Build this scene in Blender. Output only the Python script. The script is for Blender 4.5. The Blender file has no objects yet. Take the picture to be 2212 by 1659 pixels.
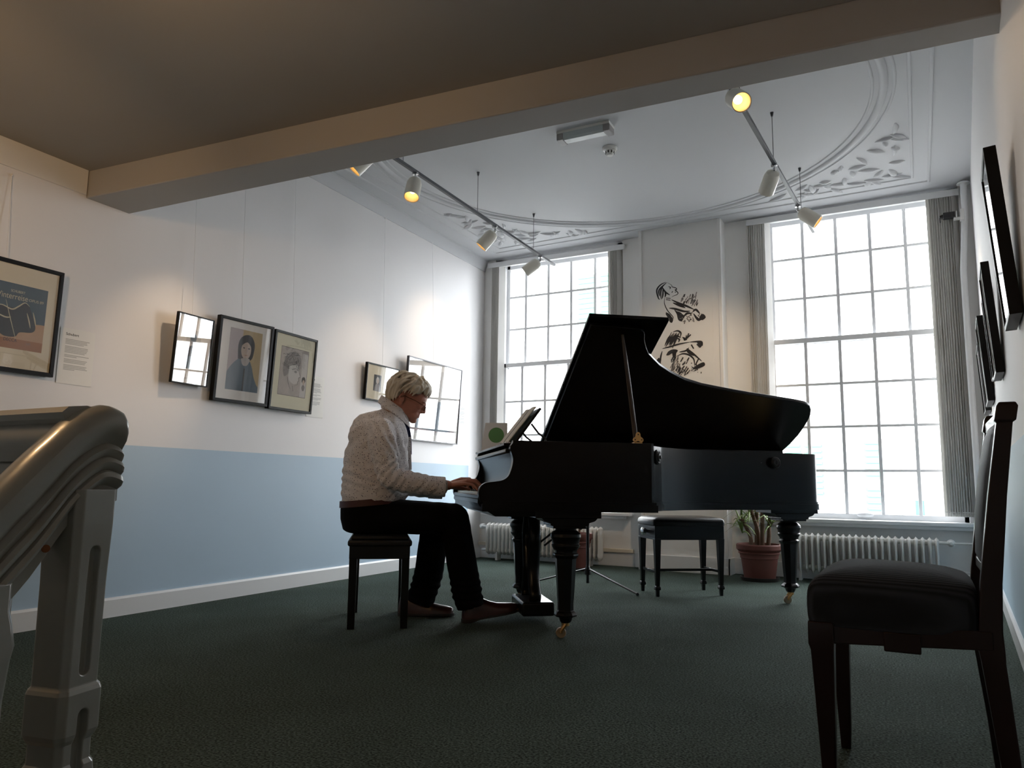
import bpy, math, random
from mathutils import Vector, Matrix, Euler, noise
PI = math.pi
scene = bpy.context.scene
COL = scene.collection
random.seed(7)

# ------------------------------------------------------------------ materials
def nodes_of(name):
    m = bpy.data.materials.new(name)
    m.use_nodes = True
    nt = m.node_tree
    return m, nt, nt.nodes.get('Principled BSDF')

def setin(b, key, val):
    if key in b.inputs:
        b.inputs[key].default_value = val

def mat(name, col, rough=0.5, metal=0.0, coat=0.0, var=0.0, vscale=6.0, bump=0.0, bscale=80.0, stretch=None, spec=0.5):
    m, nt, b = nodes_of(name)
    setin(b, 'Base Color', (*col, 1)); setin(b, 'Roughness', rough); setin(b, 'Metallic', metal)
    setin(b, 'Coat Weight', coat); setin(b, 'Coat Roughness', 0.06); setin(b, 'Specular IOR Level', spec)
    tc = nt.nodes.new('ShaderNodeTexCoord')
    src = tc.outputs['Object']
    if stretch:
        mp = nt.nodes.new('ShaderNodeMapping'); mp.inputs['Scale'].default_value = stretch
        nt.links.new(src, mp.inputs['Vector']); src = mp.outputs['Vector']
    if var > 0:
        n = nt.nodes.new('ShaderNodeTexNoise'); n.inputs['Scale'].default_value = vscale; n.inputs['Detail'].default_value = 5
        nt.links.new(src, n.inputs['Vector'])
        mx = nt.nodes.new('ShaderNodeMix'); mx.data_type = 'RGBA'
        mx.inputs['A'].default_value = (*[c * (1 - var) for c in col], 1)
        mx.inputs['B'].default_value = (*[min(1, c * (1 + var)) for c in col], 1)
        nt.links.new(n.outputs['Fac'], mx.inputs['Factor'])
        nt.links.new(mx.outputs['Result'], b.inputs['Base Color'])
    if bump > 0:
        n2 = nt.nodes.new('ShaderNodeTexNoise'); n2.inputs['Scale'].default_value = bscale; n2.inputs['Detail'].default_value = 4
        nt.links.new(src, n2.inputs['Vector'])
        bp = nt.nodes.new('ShaderNodeBump'); bp.inputs['Strength'].default_value = bump; bp.inputs['Distance'].default_value = 0.004
        nt.links.new(n2.outputs['Fac'], bp.inputs['Height']); nt.links.new(bp.outputs['Normal'], b.inputs['Normal'])
    return m

def emis(name, col, strength):
    m, nt, b = nodes_of(name)
    setin(b, 'Base Color', (*col, 1)); setin(b, 'Emission Color', (*col, 1)); setin(b, 'Emission Strength', strength)
    return m

def glassmat(name, refl=1.0, tint=(1, 1, 1), rough=0.0, base=0.0):
    m = bpy.data.materials.new(name); m.use_nodes = True
    nt = m.node_tree; nt.nodes.clear()
    out = nt.nodes.new('ShaderNodeOutputMaterial'); mix = nt.nodes.new('ShaderNodeMixShader')
    tr = nt.nodes.new('ShaderNodeBsdfTransparent'); tr.inputs['Color'].default_value = (*tint, 1)
    gl = nt.nodes.new('ShaderNodeBsdfGlossy'); gl.inputs['Roughness'].default_value = rough
    fr = nt.nodes.new('ShaderNodeLayerWeight'); fr.inputs['Blend'].default_value = 0.5     # facing: same from both sides of the thin pane
    pw = nt.nodes.new('ShaderNodeMath'); pw.operation = 'POWER'; pw.inputs[1].default_value = 5.0
    nt.links.new(fr.outputs['Facing'], pw.inputs[0])
    ma = nt.nodes.new('ShaderNodeMath'); ma.operation = 'MULTIPLY_ADD'
    ma.inputs[1].default_value = 0.96 * refl; ma.inputs[2].default_value = 0.04 * refl + base; ma.use_clamp = True
    nt.links.new(pw.outputs[0], ma.inputs[0]); nt.links.new(ma.outputs[0], mix.inputs['Fac'])
    nt.links.new(tr.outputs[0], mix.inputs[1]); nt.links.new(gl.outputs[0], mix.inputs[2])
    nt.links.new(mix.outputs[0], out.inputs['Surface'])
    return m

def painted_wall(name, upper, lower, zsplit, ymax):
    """plaster painted in two colours: pale above, blue dado below, the blue stopping short of the window corner"""
    m, nt, b = nodes_of(name)
    setin(b, 'Roughness', 0.55)
    g = nt.nodes.new('ShaderNodeNewGeometry'); sp = nt.nodes.new('ShaderNodeSeparateXYZ')
    nt.links.new(g.outputs['Position'], sp.inputs[0])
    a = nt.nodes.new('ShaderNodeMath'); a.operation = 'LESS_THAN'; a.inputs[1].default_value = zsplit
    c = nt.nodes.new('ShaderNodeMath'); c.operation = 'LESS_THAN'; c.inputs[1].default_value = ymax
    mu = nt.nodes.new('ShaderNodeMath'); mu.operation = 'MULTIPLY'
    nt.links.new(sp.outputs['Z'], a.inputs[0]); nt.links.new(sp.outputs['Y'], c.inputs[0])
    nt.links.new(a.outputs[0], mu.inputs[0]); nt.links.new(c.outputs[0], mu.inputs[1])
    mx = nt.nodes.new('ShaderNodeMix'); mx.data_type = 'RGBA'
    mx.inputs['A'].default_value = (*upper, 1); mx.inputs['B'].default_value = (*lower, 1)
    nt.links.new(mu.outputs[0], mx.inputs['Factor']); nt.links.new(mx.outputs['Result'], b.inputs['Base Color'])
    n = nt.nodes.new('ShaderNodeTexNoise'); n.inputs['Scale'].default_value = 9; n.inputs['Detail'].default_value = 6
    nt.links.new(g.outputs['Position'], n.inputs['Vector'])
    bp = nt.nodes.new('ShaderNodeBump'); bp.inputs['Strength'].default_value = 0.12; bp.inputs['Distance'].default_value = 0.01
    nt.links.new(n.outputs['Fac'], bp.inputs['Height']); nt.links.new(bp.outputs['Normal'], b.inputs['Normal'])
    return m

def carpet_mat():
    m, nt, b = nodes_of('green_carpet')
    setin(b, 'Roughness', 0.95); setin(b, 'Specular IOR Level', 0.1)
    tc = nt.nodes.new('ShaderNodeTexCoord')
    v = nt.nodes.new('ShaderNodeTexNoise'); v.inputs['Scale'].default_value = 130; v.inputs['Detail'].default_value = 3
    w = nt.nodes.new('ShaderNodeTexNoise'); w.inputs['Scale'].default_value = 1.6; w.inputs['Detail'].default_value = 4
    nt.links.new(tc.outputs['Object'], v.inputs['Vector']); nt.links.new(tc.outputs['Object'], w.inputs['Vector'])
    r = nt.nodes.new('ShaderNodeValToRGB')
    r.color_ramp.elements[0].position = 0.36; r.color_ramp.elements[0].color = (0.019, 0.029, 0.025, 1)
    r.color_ramp.elements[1].position = 0.66; r.color_ramp.elements[1].color = (0.106, 0.142, 0.122, 1)
    nt.links.new(v.outputs['Fac'], r.inputs['Fac'])
    mx = nt.nodes.new('ShaderNodeMix'); mx.data_type = 'RGBA'; mx.blend_type = 'MULTIPLY'
    r2 = nt.nodes.new('ShaderNodeValToRGB')
    r2.color_ramp.elements[0].position = 0.3; r2.color_ramp.elements[0].color = (0.78, 0.78, 0.74, 1)
    r2.color_ramp.elements[1].position = 0.7; r2.color_ramp.elements[1].color = (1.1, 1.1, 1.1, 1)
    nt.links.new(w.outputs['Fac'], r2.inputs['Fac'])
    mx.inputs['Factor'].default_value = 1.0
    nt.links.new(r.outputs['Color'], mx.inputs['A']); nt.links.new(r2.outputs['Color'], mx.inputs['B'])
    nt.links.new(mx.outputs['Result'], b.inputs['Base Color'])
    bp = nt.nodes.new('ShaderNodeBump'); bp.inputs['Strength'].default_value = 0.8; bp.inputs['Distance'].default_value = 0.008
    nt.links.new(v.outputs['Fac'], bp.inputs['Height']); nt.links.new(bp.outputs['Normal'], b.inputs['Normal'])
    return m

def shirt_mat():
    m, nt, b = nodes_of('dotted_shirt_cotton')
    setin(b, 'Roughness', 0.85); setin(b, 'Specular IOR Level', 0.2)
    tc = nt.nodes.new('ShaderNodeTexCoord')
    vo = nt.nodes.new('ShaderNodeTexVoronoi'); vo.inputs['Scale'].default_value = 84; vo.inputs['Randomness'].default_value = 0.75
    nt.links.new(tc.outputs['Object'], vo.inputs['Vector'])
    lt = nt.nodes.new('ShaderNodeMath'); lt.operation = 'LESS_THAN'; lt.inputs[1].default_value = 0.215
    nt.links.new(vo.outputs['Distance'], lt.inputs[0])
    mx = nt.nodes.new('ShaderNodeMix'); mx.data_type = 'RGBA'
    mx.inputs['A'].default_value = (0.74, 0.71, 0.72, 1); mx.inputs['B'].default_value = (0.05, 0.05, 0.10, 1)
    nt.links.new(lt.outputs[0], mx.inputs['Factor']); nt.links.new(mx.outputs['Result'], b.inputs['Base Color'])
    n = nt.nodes.new('ShaderNodeTexNoise'); n.inputs['Scale'].default_value = 16; n.inputs['Detail'].default_value = 3; n.inputs['Distortion'].default_value = 1.2
    nt.links.new(tc.outputs['Object'], n.inputs['Vector'])
    bp = nt.nodes.new('ShaderNodeBump'); bp.inputs['Strength'].default_value = 0.45; bp.inputs['Distance'].default_value = 0.02
    nt.links.new(n.outputs['Fac'], bp.inputs['Height']); nt.links.new(bp.outputs['Normal'], b.inputs['Normal'])
    return m

def ribbed_mat(name, col, scale, axis='Y'):
    m, nt, b = nodes_of(name)
    setin(b, 'Base Color', (*col, 1)); setin(b, 'Roughness', 0.9); setin(b, 'Specular IOR Level', 0.15)
    tc = nt.nodes.new('ShaderNodeTexCoord')
    w = nt.nodes.new('ShaderNodeTexWave'); w.wave_type = 'BANDS'; w.bands_direction = axis; w.inputs['Scale'].default_value = scale
    w.inputs['Distortion'].default_value = 0.5
    nt.links.new(tc.outputs['Object'], w.inputs['Vector'])
    mx = nt.nodes.new('ShaderNodeMix'); mx.data_type = 'RGBA'
    mx.inputs['A'].default_value = (*[c * 0.6 for c in col], 1); mx.inputs['B'].default_value = (*[c * 1.25 for c in col], 1)
    nt.links.new(w.outputs['Fac'], mx.inputs['Factor']); nt.links.new(mx.outputs['Result'], b.inputs['Base Color'])
    bp = nt.nodes.new('ShaderNodeBump'); bp.inputs['Strength'].default_value = 0.5; bp.inputs['Distance'].default_value = 0.003
    nt.links.new(w.outputs['Fac'], bp.inputs['Height']); nt.links.new(bp.outputs['Normal'], b.inputs['Normal'])
    return m

M = {}
M['white_wall'] = mat('white_plaster', (0.80, 0.80, 0.79), 0.6, var=0.02, vscale=3, bump=0.12, bscale=9)
M['wall_left'] = painted_wall('pale_wall_with_blue_dado', (0.78, 0.77, 0.775), (0.42, 0.55, 0.67), 0.963, 6.815)
M['wall_right'] = painted_wall('right_wall_paint', (0.78, 0.76, 0.755), (0.47, 0.62, 0.74), 0.963, 7.0)
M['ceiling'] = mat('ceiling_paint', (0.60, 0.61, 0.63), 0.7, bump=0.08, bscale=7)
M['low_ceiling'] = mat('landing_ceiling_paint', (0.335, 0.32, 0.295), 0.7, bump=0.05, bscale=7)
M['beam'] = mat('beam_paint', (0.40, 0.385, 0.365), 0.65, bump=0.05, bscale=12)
M['trim'] = mat('white_gloss_paint', (0.80, 0.81, 0.82), 0.35, bump=0.04, bscale=30)
M['cream_trim'] = mat('cream_gloss_paint', (0.72, 0.66, 0.55), 0.4)
M['sash'] = mat('sash_paint', (0.86, 0.87, 0.89), 0.35)
M['carpet'] = carpet_mat()
M['pane'] = glassmat('window_glass', 0.6)
M['picglass'] = glassmat('picture_glass', 1.6)
m_, nt_, b_ = nodes_of('blind_fabric'); setin(b_, 'Base Color', (0.80, 0.79, 0.77, 1)); setin(b_, 'Roughness', 0.85)
tl_ = nt_.nodes.new('ShaderNodeBsdfTranslucent'); tl_.inputs['Color'].default_value = (0.72, 0.71, 0.68, 1); mx_ = nt_.nodes.new('ShaderNodeMixShader'); mx_.inputs['Fac'].default_value = 0.3
nt_.links.new(b_.outputs[0], mx_.inputs[1]); nt_.links.new(tl_.outputs[0], mx_.inputs[2]); nt_.links.new(mx_.outputs[0], nt_.nodes.get('Material Output').inputs['Surface'])
M['blind'] = m_
M['lens'] = glassmat('spectacle_lens', 0.15)
M['radiator'] = mat('radiator_enamel', (0.74, 0.73, 0.70), 0.35, bump=0.05, bscale=25)
M['piano'] = mat('dark_piano_polish', (0.0022, 0.0012, 0.0012), 0.3, coat=0.03, var=0.25, vscale=5, stretch=(1, 1, 6), spec=0.2)
M['piano_in'] = mat('piano_inner_wood', (0.03, 0.017, 0.010), 0.35, var=0.3, vscale=8)
M['lid'] = mat('piano_lid_polish', (0.002, 0.0019, 0.0025), 0.3, spec=0.16)
M['black'] = mat('black_lacquer', (0.004, 0.004, 0.0045), 0.3, coat=0.08, spec=0.3)
M['blackmetal'] = mat('black_steel', (0.015, 0.015, 0.016), 0.4)
M['leather'] = mat('black_leather', (0.006, 0.006, 0.0065), 0.36, bump=0.25, bscale=160, spec=0.35)
M['brass'] = mat('old_brass', (0.62, 0.36, 0.14), 0.35, metal=1.0, var=0.2, vscale=40)
M['gold'] = mat('gilt_iron', (0.50, 0.34, 0.12), 0.45, metal=0.6)
M['chrome'] = mat('bright_steel', (0.75, 0.76, 0.78), 0.2, metal=1.0)
M['ivory'] = mat('ivory', (0.80, 0.77, 0.68), 0.3)
M['porcelain'] = mat('porcelain_wheel', (0.36, 0.28, 0.18), 0.4)
M['paper'] = mat('music_paper', (0.78, 0.74, 0.66), 0.8)
M['paperwhite'] = mat('white_card', (0.80, 0.80, 0.78), 0.7)
M['greenprint'] = mat('green_ink', (0.12, 0.30, 0.10), 0.7)
M['ink'] = mat('black_ink', (0.02, 0.02, 0.022), 0.7)
M['inkwash'] = mat('grey_ink_wash', (0.20, 0.19, 0.19), 0.8, var=0.5, vscale=30)
M['greyink'] = mat('grey_print', (0.46, 0.46, 0.45), 0.8)
M['mahogany'] = mat('mahogany', (0.011, 0.003, 0.0022), 0.35, coat=0.08, spec=0.3, var=0.35, vscale=7, stretch=(3, 3, 0.5))
M['seatcloth'] = ribbed_mat('ribbed_blue_grey_cloth', (0.022, 0.026, 0.033), 34, 'Y')
M['padleather'] = mat('blue_grey_leather', (0.03, 0.037, 0.05), 0.6, spec=0.2)
M['rail'] = mat('grey_gloss_paint', (0.27, 0.275, 0.255), 0.28, coat=0.4, var=0.06, vscale=10, bump=0.1, bscale=35)
M['railslot'] = mat('grey_paint_inside', (0.12, 0.12, 0.11), 0.5)
M['chip'] = mat('bare_wood_chip', (0.22, 0.07, 0.02), 0.7)
M['terracotta'] = mat('terracotta', (0.15, 0.044, 0.03), 0.7, var=0.2, vscale=12, bump=0.1, bscale=60)
M['saucer'] = mat('dark_saucer', (0.03, 0.025, 0.022), 0.5)
M['soil'] = mat('soil', (0.03, 0.02, 0.014), 0.95, bump=0.6, bscale=90)
M['cane'] = mat('brown_cane', (0.15, 0.085, 0.05), 0.8, var=0.3, vscale=40)
M['leaf'] = mat('leaf_green', (0.16, 0.24, 0.05), 0.5, var=0.4, vscale=9)
M['lampwhite'] = mat('cream_lamp_enamel', (0.76, 0.74, 0.66), 0.3)
M['lampinner'] = mat('lamp_reflector', (0.80, 0.62, 0.32), 0.35)
M['bulb'] = emis('lit_bulb', (1.0, 0.80, 0.48), 5)
M['track'] = mat('track_grey', (0.07, 0.075, 0.085), 0.45)
M['acrylic'] = mat('clear_acrylic', (0.50, 0.56, 0.57), 0.12, coat=0.6)
M['greyplastic'] = mat('grey_plastic', (0.30, 0.29, 0.29), 0.5)
M['whiteplastic'] = mat('white_plastic', (0.74, 0.74, 0.72), 0.4)
M['frameblack'] = mat('black_frame', (0.006, 0.0055, 0.0055), 0.45, spec=0.2)
M['framesilver'] = mat('thin_dark_metal_frame', (0.06, 0.06, 0.065), 0.3, metal=0.5)
M['matcream'] = mat('cream_mount', (0.76, 0.70, 0.55), 0.9)
M['matwhite'] = mat('off_white_mount', (0.76, 0.73, 0.69), 0.9)
M['matpale'] = mat('pale_yellow_mount', (0.72, 0.69, 0.53), 0.9)
M['wire'] = mat('nylon_wire', (0.80, 0.80, 0.80), 0.3)
M['skin'] = mat('skin', (0.42, 0.18, 0.125), 0.5, var=0.12, vscale=22, bump=0.1, bscale=120)
M['lip'] = mat('lip_skin', (0.36, 0.13, 0.10), 0.5)
M['hair'] = mat('grey_blond_hair', (0.62, 0.56, 0.46), 0.55, var=0.35, vscale=30, bump=0.5, bscale=90, stretch=(1, 1, 0.3))
M['shirt'] = shirt_mat()
M['navy'] = mat('navy_lining', (0.02, 0.03, 0.10), 0.8)
M['trouser'] = mat('black_trouser_wool', (0.004, 0.004, 0.005), 0.9, bump=0.3, bscale=18, spec=0.08)
M['belt'] = mat('red_brown_belt', (0.06, 0.012, 0.008), 0.5)
M['shoe'] = mat('brown_shoe_leather', (0.045, 0.012, 0.009), 0.3, coat=0.15, var=0.3, vscale=14)
M['sole'] = mat('dark_sole', (0.02, 0.016, 0.014), 0.7)
M['eye'] = mat('eye_white', (0.36, 0.33, 0.31), 0.3)
M['specs'] = mat('specs_metal', (0.12, 0.07, 0.05), 0.25, metal=0.7)
M['facade'] = mat('facade_render', (0.82, 0.82, 0.80), 0.8, var=0.03, vscale=2)
M['facade2'] = mat('facade_brick', (0.62, 0.55, 0.52), 0.9, var=0.15, vscale=8)
M['shutter'] = mat('green_shutter', (0.10, 0.26, 0.18), 0.6)
M['rooftile'] = mat('roof_tile', (0.50, 0.42, 0.42), 0.9, var=0.3, vscale=12)
M['street'] = mat('street_paving', (0.13, 0.125, 0.12), 0.9)
M['step'] = mat('stair_wood', (0.20, 0.15, 0.10), 0.5)

# ------------------------------------------------------------------ mesh builder
class MB:
    def __init__(s):
        s.v = []; s.f = []; s.m = []
    def add(s, vs, fs, mi=0):
        o = len(s.v)
        s.v.extend([tuple(v) for v in vs])
        for f in fs:
            s.f.append([i + o for i in f]); s.m.append(mi)
        return s
    def box(s, lo, hi, mi=0, R=None, c=None):
        x0, y0, z0 = lo; x1, y1, z1 = hi
        vs = [Vector(p) for p in ((x0, y0, z0), (x1, y0, z0), (x1, y1, z0), (x0, y1, z0), (x0, y0, z1), (x1, y0, z1), (x1, y1, z1), (x0, y1, z1))]
        if R is not None:
            c = Vector(c) if c else Vector(((x0 + x1) / 2, (y0 + y1) / 2, (z0 + z1) / 2))
            vs = [c + R @ (v - c) for v in vs]
        return s.add(vs, [(0, 3, 2, 1), (4, 5, 6, 7), (0, 1, 5, 4), (1, 2, 6, 5), (2, 3, 7, 6), (3, 0, 4, 7)], mi)
    def hexa(s, b, t, mi=0):
        """b, t: four bottom and four top corners, counter-clockwise from above"""
        return s.add(list(b) + list(t), [(3, 2, 1, 0), (4, 5, 6, 7), (0, 1, 5, 4), (1, 2, 6, 5), (2, 3, 7, 6), (3, 0, 4, 7)], mi)
    def rings(s, rs, mi=0, cap=True, close=False):
        n = len(rs[0]); vs = [p for r in rs for p in r]; fs = []
        k = len(rs)
        for i in range(k if close else k - 1):
            a = i * n; b = ((i + 1) % k) * n
            for j in range(n):
                j2 = (j + 1) % n
                fs.append((a + j, a + j2, b + j2, b + j))
        if cap and not close:
            fs.append(tuple(range(n - 1, -1, -1))); fs.append(tuple(range((k - 1) * n, k * n)))
        return s.add(vs, fs, mi)
    def cyl(s, p0, p1, r0, r1=None, n=16, mi=0):
        r1 = r0 if r1 is None else r1
        return s.tube([p0, p1], [r0, r1], n, mi)
    def tube(s, pts, r, n=10, mi=0, flat=None, cap=True):
        pts = [Vector(p) for p in pts]
        if not isinstance(r, (list, tuple)): r = [r] * len(pts)
        rs = []; up = None
        for i, p in enumerate(pts):
            a = pts[max(0, i - 1)]; b = pts[min(len(pts) - 1, i + 1)]
            d = (b - a).normalized()
            if up is None:
                up = Vector((0, 0, 1)) if abs(d.z) < 0.9 else Vector((0, 1, 0))
            x = up.cross(d)
            if x.length < 1e-6: x = Vector((1, 0, 0)).cross(d)
            x.normalize(); y = d.cross(x).normalized(); up = y
            fx, fy = flat if flat else (1, 1)
            rs.append([p + x * (math.cos(2 * PI * j / n) * r[i] * fx) + y * (math.sin(2 * PI * j / n) * r[i] * fy) for j in range(n)])
        return s.rings(rs, mi, cap)
    def lathe(s, prof, n=24, o=(0, 0, 0), mi=0, R=None, ph=0.0, cap=True):
        o = Vector(o); rs = []
        for r, z in prof:
            ring = [Vector((math.cos(2 * PI * j / n + ph) * max(r, 1e-5), math.sin(2 * PI * j / n + ph) * max(r, 1e-5), z)) for j in range(n)]
            if R is not None: ring = [R @ v for v in ring]
            rs.append([o + v for v in ring])
        return s.rings(rs, mi, cap)
    def ball(s, c, r, nu=16, nv=10, mi=0, R=None):
        c = Vector(c)
        if not isinstance(r, (list, tuple)): r = (r, r, r)
        rs = []
        for i in range(nv + 1):
            a = -PI / 2 + PI * i / nv
            ca = max(math.cos(a), 1e-3)
            ring = [Vector((ca * math.cos(2 * PI * j / nu) * r[0], ca * math.sin(2 * PI * j / nu) * r[1], math.sin(a) * r[2])) for j in range(nu)]
            if R is not None: ring = [R @ v for v in ring]
            rs.append([c + v for v in ring])
        return s.rings(rs, mi)
    def chain(s, pts, rad, n=14, mi=0, k=4):
        """limb: tapered tube with rounded ends"""
        pts = [Vector(p) for p in pts]; P = []; Rr = []
        d0 = (pts[1] - pts[0]).normalized(); d1 = (pts[-1] - pts[-2]).normalized()
        for i in range(k):
            a = PI / 2 * (1 - i / k); P.append(pts[0] - d0 * (rad[0] * math.sin(a))); Rr.append(max(rad[0] * math.cos(a), 1e-4))
        P += pts; Rr += list(rad)
        for i in range(1, k + 1):
            a = PI / 2 * i / k; P.append(pts[-1] + d1 * (rad[-1] * math.sin(a))); Rr.append(max(rad[-1] * math.cos(a), 1e-4))
        return s.tube(P, Rr, n, mi)
    def prism(s, poly, h0, h1, frame=None, mi=0):
        """poly in the plane of frame's first two axes, extruded along its third from h0 to h1"""
        if frame is None: frame = Matrix.Identity(4)
        n = len(poly)
        a = [frame @ Vector((x, y, h0)) for x, y in poly]; b = [frame @ Vector((x, y, h1)) for x, y in poly]
        area = sum(poly[i][0] * poly[(i + 1) % n][1] - poly[(i + 1) % n][0] * poly[i][1] for i in range(n))
        if area < 0: a.reverse(); b.reverse()
        fs = [tuple(range(n - 1, -1, -1)), tuple(range(n, 2 * n))]
        for i in range(n):
            j = (i + 1) % n; fs.append((i, j, n + j, n + i))
        return s.add(a + b, fs, mi)
    def mesh(s, name, smooth=None):
        me = bpy.data.meshes.new(name)
        me.from_pydata(s.v, [], s.f); me.update()
        me.polygons.foreach_set('material_index', s.m)
        if smooth is not None:
            me.polygons.foreach_set('use_smooth', [True] * len(s.f))
            me.set_sharp_from_angle(angle=math.radians(smooth))
        return me
    def build(s, name, mats, parent=None, smooth=None, bevel=0.0, bseg=2, sub=0):
        me = s.mesh(name, smooth)
        if not isinstance(mats, (list, tuple)): mats = [mats]
        for m_ in mats: me.materials.append(m_)
        o = bpy.data.objects.new(name, me); COL.objects.link(o)
        if parent is not None: o.parent = parent
        if bevel > 0:
            b = o.modifiers.new('bevel', 'BEVEL'); b.width = bevel; b.segments = bseg; b.limit_method = 'ANGLE'; b.angle_limit = math.radians(35)
            if smooth is None:
                me.polygons.foreach_set('use_smooth', [True] * len(s.f)); me.set_sharp_from_angle(angle=math.radians(35)); b.harden_normals = False
        if sub:
            q = o.modifiers.new('sub', 'SUBSURF'); q.levels = sub; q.render_levels = sub
        return o

def fuse(mb, name, m_, parent, voxel, smooth=4, fn=None):
    """union of overlapping closed shapes as one continuous skin"""
    me = mb.mesh(name + '_tmp'); o = bpy.data.objects.new(name + '_tmp', me); COL.objects.link(o)
    r = o.modifiers.new('r', 'REMESH'); r.mode = 'VOXEL'; r.voxel_size = voxel
    if smooth:
        q = o.modifiers.new('s', 'SMOOTH'); q.iterations = smooth; q.factor = 0.5
    dg = bpy.context.evaluated_depsgraph_get(); dg.update()
    me2 = bpy.data.meshes.new_from_object(o.evaluated_get(dg))
    bpy.data.objects.remove(o); bpy.data.meshes.remove(me)
    me2.name = name
    if fn:
        nr = [v.normal.copy() for v in me2.vertices]
        for v, n_ in zip(me2.vertices, nr):
            v.co = fn(v.co.copy(), n_)
    me2.polygons.foreach_set('use_smooth', [True] * len(me2.polygons))
    me2.materials.clear(); me2.materials.append(m_)
    ob = bpy.data.objects.new(name, me2); COL.objects.link(ob); ob.parent = parent
    return ob

def tag(o, label=None, cat=None, group=None, kind=None):
    if label: o['label'] = label
    if cat: o['category'] = cat
    if group: o['group'] = group
    if kind: o['kind'] = kind
    return o
def thing(name, label, cat, loc=(0, 0, 0), rz=0.0, group=None, mtx=None):
    o = bpy.data.objects.new(name, None); COL.objects.link(o)
    o.empty_display_size = 0.1
    if mtx is not None: o.matrix_world = mtx
    else:
        o.location = loc; o.rotation_euler = (0, 0, rz)
    return tag(o, label, cat, group)
def struct(name, mb, mats, parent=None, label=None, **kw):
    o = mb.build(name, mats, parent, **kw)
    if parent is None: o['kind'] = 'structure'
    if label: o['label'] = label
    return o
def cr(pts, n=6):
    """smooth curve through 2D/3D points"""
    out = []
    P = [Vector(p) for p in pts]
    for i in range(len(P) - 1):
        p0 = P[max(0, i - 1)]; p1 = P[i]; p2 = P[i + 1]; p3 = P[min(len(P) - 1, i + 2)]
        for k in range(n):
            t = k / n
            out.append(0.5 * ((2 * p1) + (p2 - p0) * t + (2 * p0 - 5 * p1 + 4 * p2 - p3) * t * t + (3 * p1 - p0 - 3 * p2 + p3) * t ** 3))
    out.append(P[-1]); return out
def copy_tree(o, parent=None):
    c = o.copy(); COL.objects.link(c)
    if parent is not None: c.parent = parent
    for ch in list(o.children):
        copy_tree(ch, c)
    return c
def text_mesh(txt, size, name='lettering', bold=0.0):
    cu = bpy.data.curves.new(name, 'FONT'); cu.body = txt; cu.size = size; cu.extrude = 0.0003; cu.offset = bold
    cu.align_x = 'CENTER'; cu.align_y = 'CENTER'
    o = bpy.data.objects.new(name, cu); COL.objects.link(o)
    dg = bpy.context.evaluated_depsgraph_get(); dg.update()
    me = bpy.data.meshes.new_from_object(o.evaluated_get(dg))
    bpy.data.objects.remove(o)
    vs = [v.co.copy() for v in me.vertices]; fs = [list(p.vertices) for p in me.polygons]
    bpy.data.meshes.remove(me)
    return vs, fs
# ------------------------------------------------------------------ camera
cam_d = bpy.data.cameras.new('camera'); cam = bpy.data.objects.new('camera', cam_d); COL.objects.link(cam)
cam_d.sensor_fit = 'HORIZONTAL'; cam_d.sensor_width = 36.0; cam_d.lens = 26.5098; cam_d.clip_start = 0.02; cam_d.clip_end = 200
cr_, cu_, cf_ = Vector((0.88109, 0.472765, 0.013159)), Vector((0.051636, -0.123815, 0.990961)), Vector((-0.470121, 0.872446, 0.133504))
mw = Matrix((cr_, cu_, -cf_)).transposed().to_4x4(); mw.translation = (0, 0, 0.76)
cam.matrix_world = mw
scene.camera = cam

# ------------------------------------------------------------------ room shell
def xl(y, off=0.0): return -4.095 - 0.03408 * (y - 4.3) + off * 1.0006       # left wall face
def xr(y, off=0.0): return 0.425 + 0.04234 * (y - 5.4) - off * 1.0009        # right wall face
def zc(x): return 3.255 + 0.011 * (x + 4.1)                                   # old ceiling, a little out of level
YB = -2.6
ZL = 2.48                                                                     # lower ceiling over the landing

# floor with the stairwell left open beside the railing
mb = MB()
def slab(x0, x1, y0, y1, z0=-0.12, z1=0.0): mb.box((x0, y0, z0), (x1, y1, z1))
slab(-4.6, 0.9, 0.72, 7.5); slab(-4.6, -2.3, YB, 0.72); slab(-1.27, 0.9, YB, 0.72)
struct('floor', mb, M['carpet'])
mb = MB()
for i in range(9):
    mb.box((-2.3, 0.72 - 0.22 * (i + 1), -0.19 * (i + 1) - 0.04), (-1.27, 0.72 - 0.22 * i, -0.19 * (i + 1)))
    mb.box((-2.3, 0.70 - 0.22 * i, -0.19 * (i + 1)), (-1.27, 0.72 - 0.22 * i, -0.19 * i - 0.001))
mb.box((-2.34, YB, -2.2), (-2.3, 0.72, -0.12)); mb.box((-1.27, YB, -2.2), (-1.23, 0.72, -0.12)); mb.box((-2.34, YB, -2.25), (-1.23, 0.76, -2.2))
mb.box((-2.34, 0.72, -2.2), (-1.23, 0.76, -0.12)); mb.box((-2.34, YB - .04, -2.2), (-1.23, YB, -0.12))
struct('stairs', mb, M['step'])

def wallquad(name, a, b, z0, z1, th, side, m_):
    """wall from a to b (plan), thickness to the outside"""
    a = Vector((*a, 0)); b = Vector((*b, 0)); d = (b - a).normalized(); n = Vector((-d.y, d.x, 0)) * side * th
    mb = MB(); q = [a, b, b + n, a + n]
    if side < 0: q = [a + n, b + n, b, a]
    mb.hexa([p + Vector((0, 0, z0)) for p in q], [p + Vector((0, 0, z1)) for p in q])
    return struct(name, mb, m_)
wallquad('wall_left', (xl(YB), YB), (xl(7.45), 7.45), 0, 3.4, 0.25, 1, M['wall_left'])
wallquad('wall_right', (xr(YB), YB), (xr(7.45), 7.45), 0, 3.45, 0.25, -1, M['wall_right'])
wallquad('wall_back', (-4.4, YB), (0.6, YB), 0, 3.4, 0.25, -1, M['white_wall'])

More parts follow.
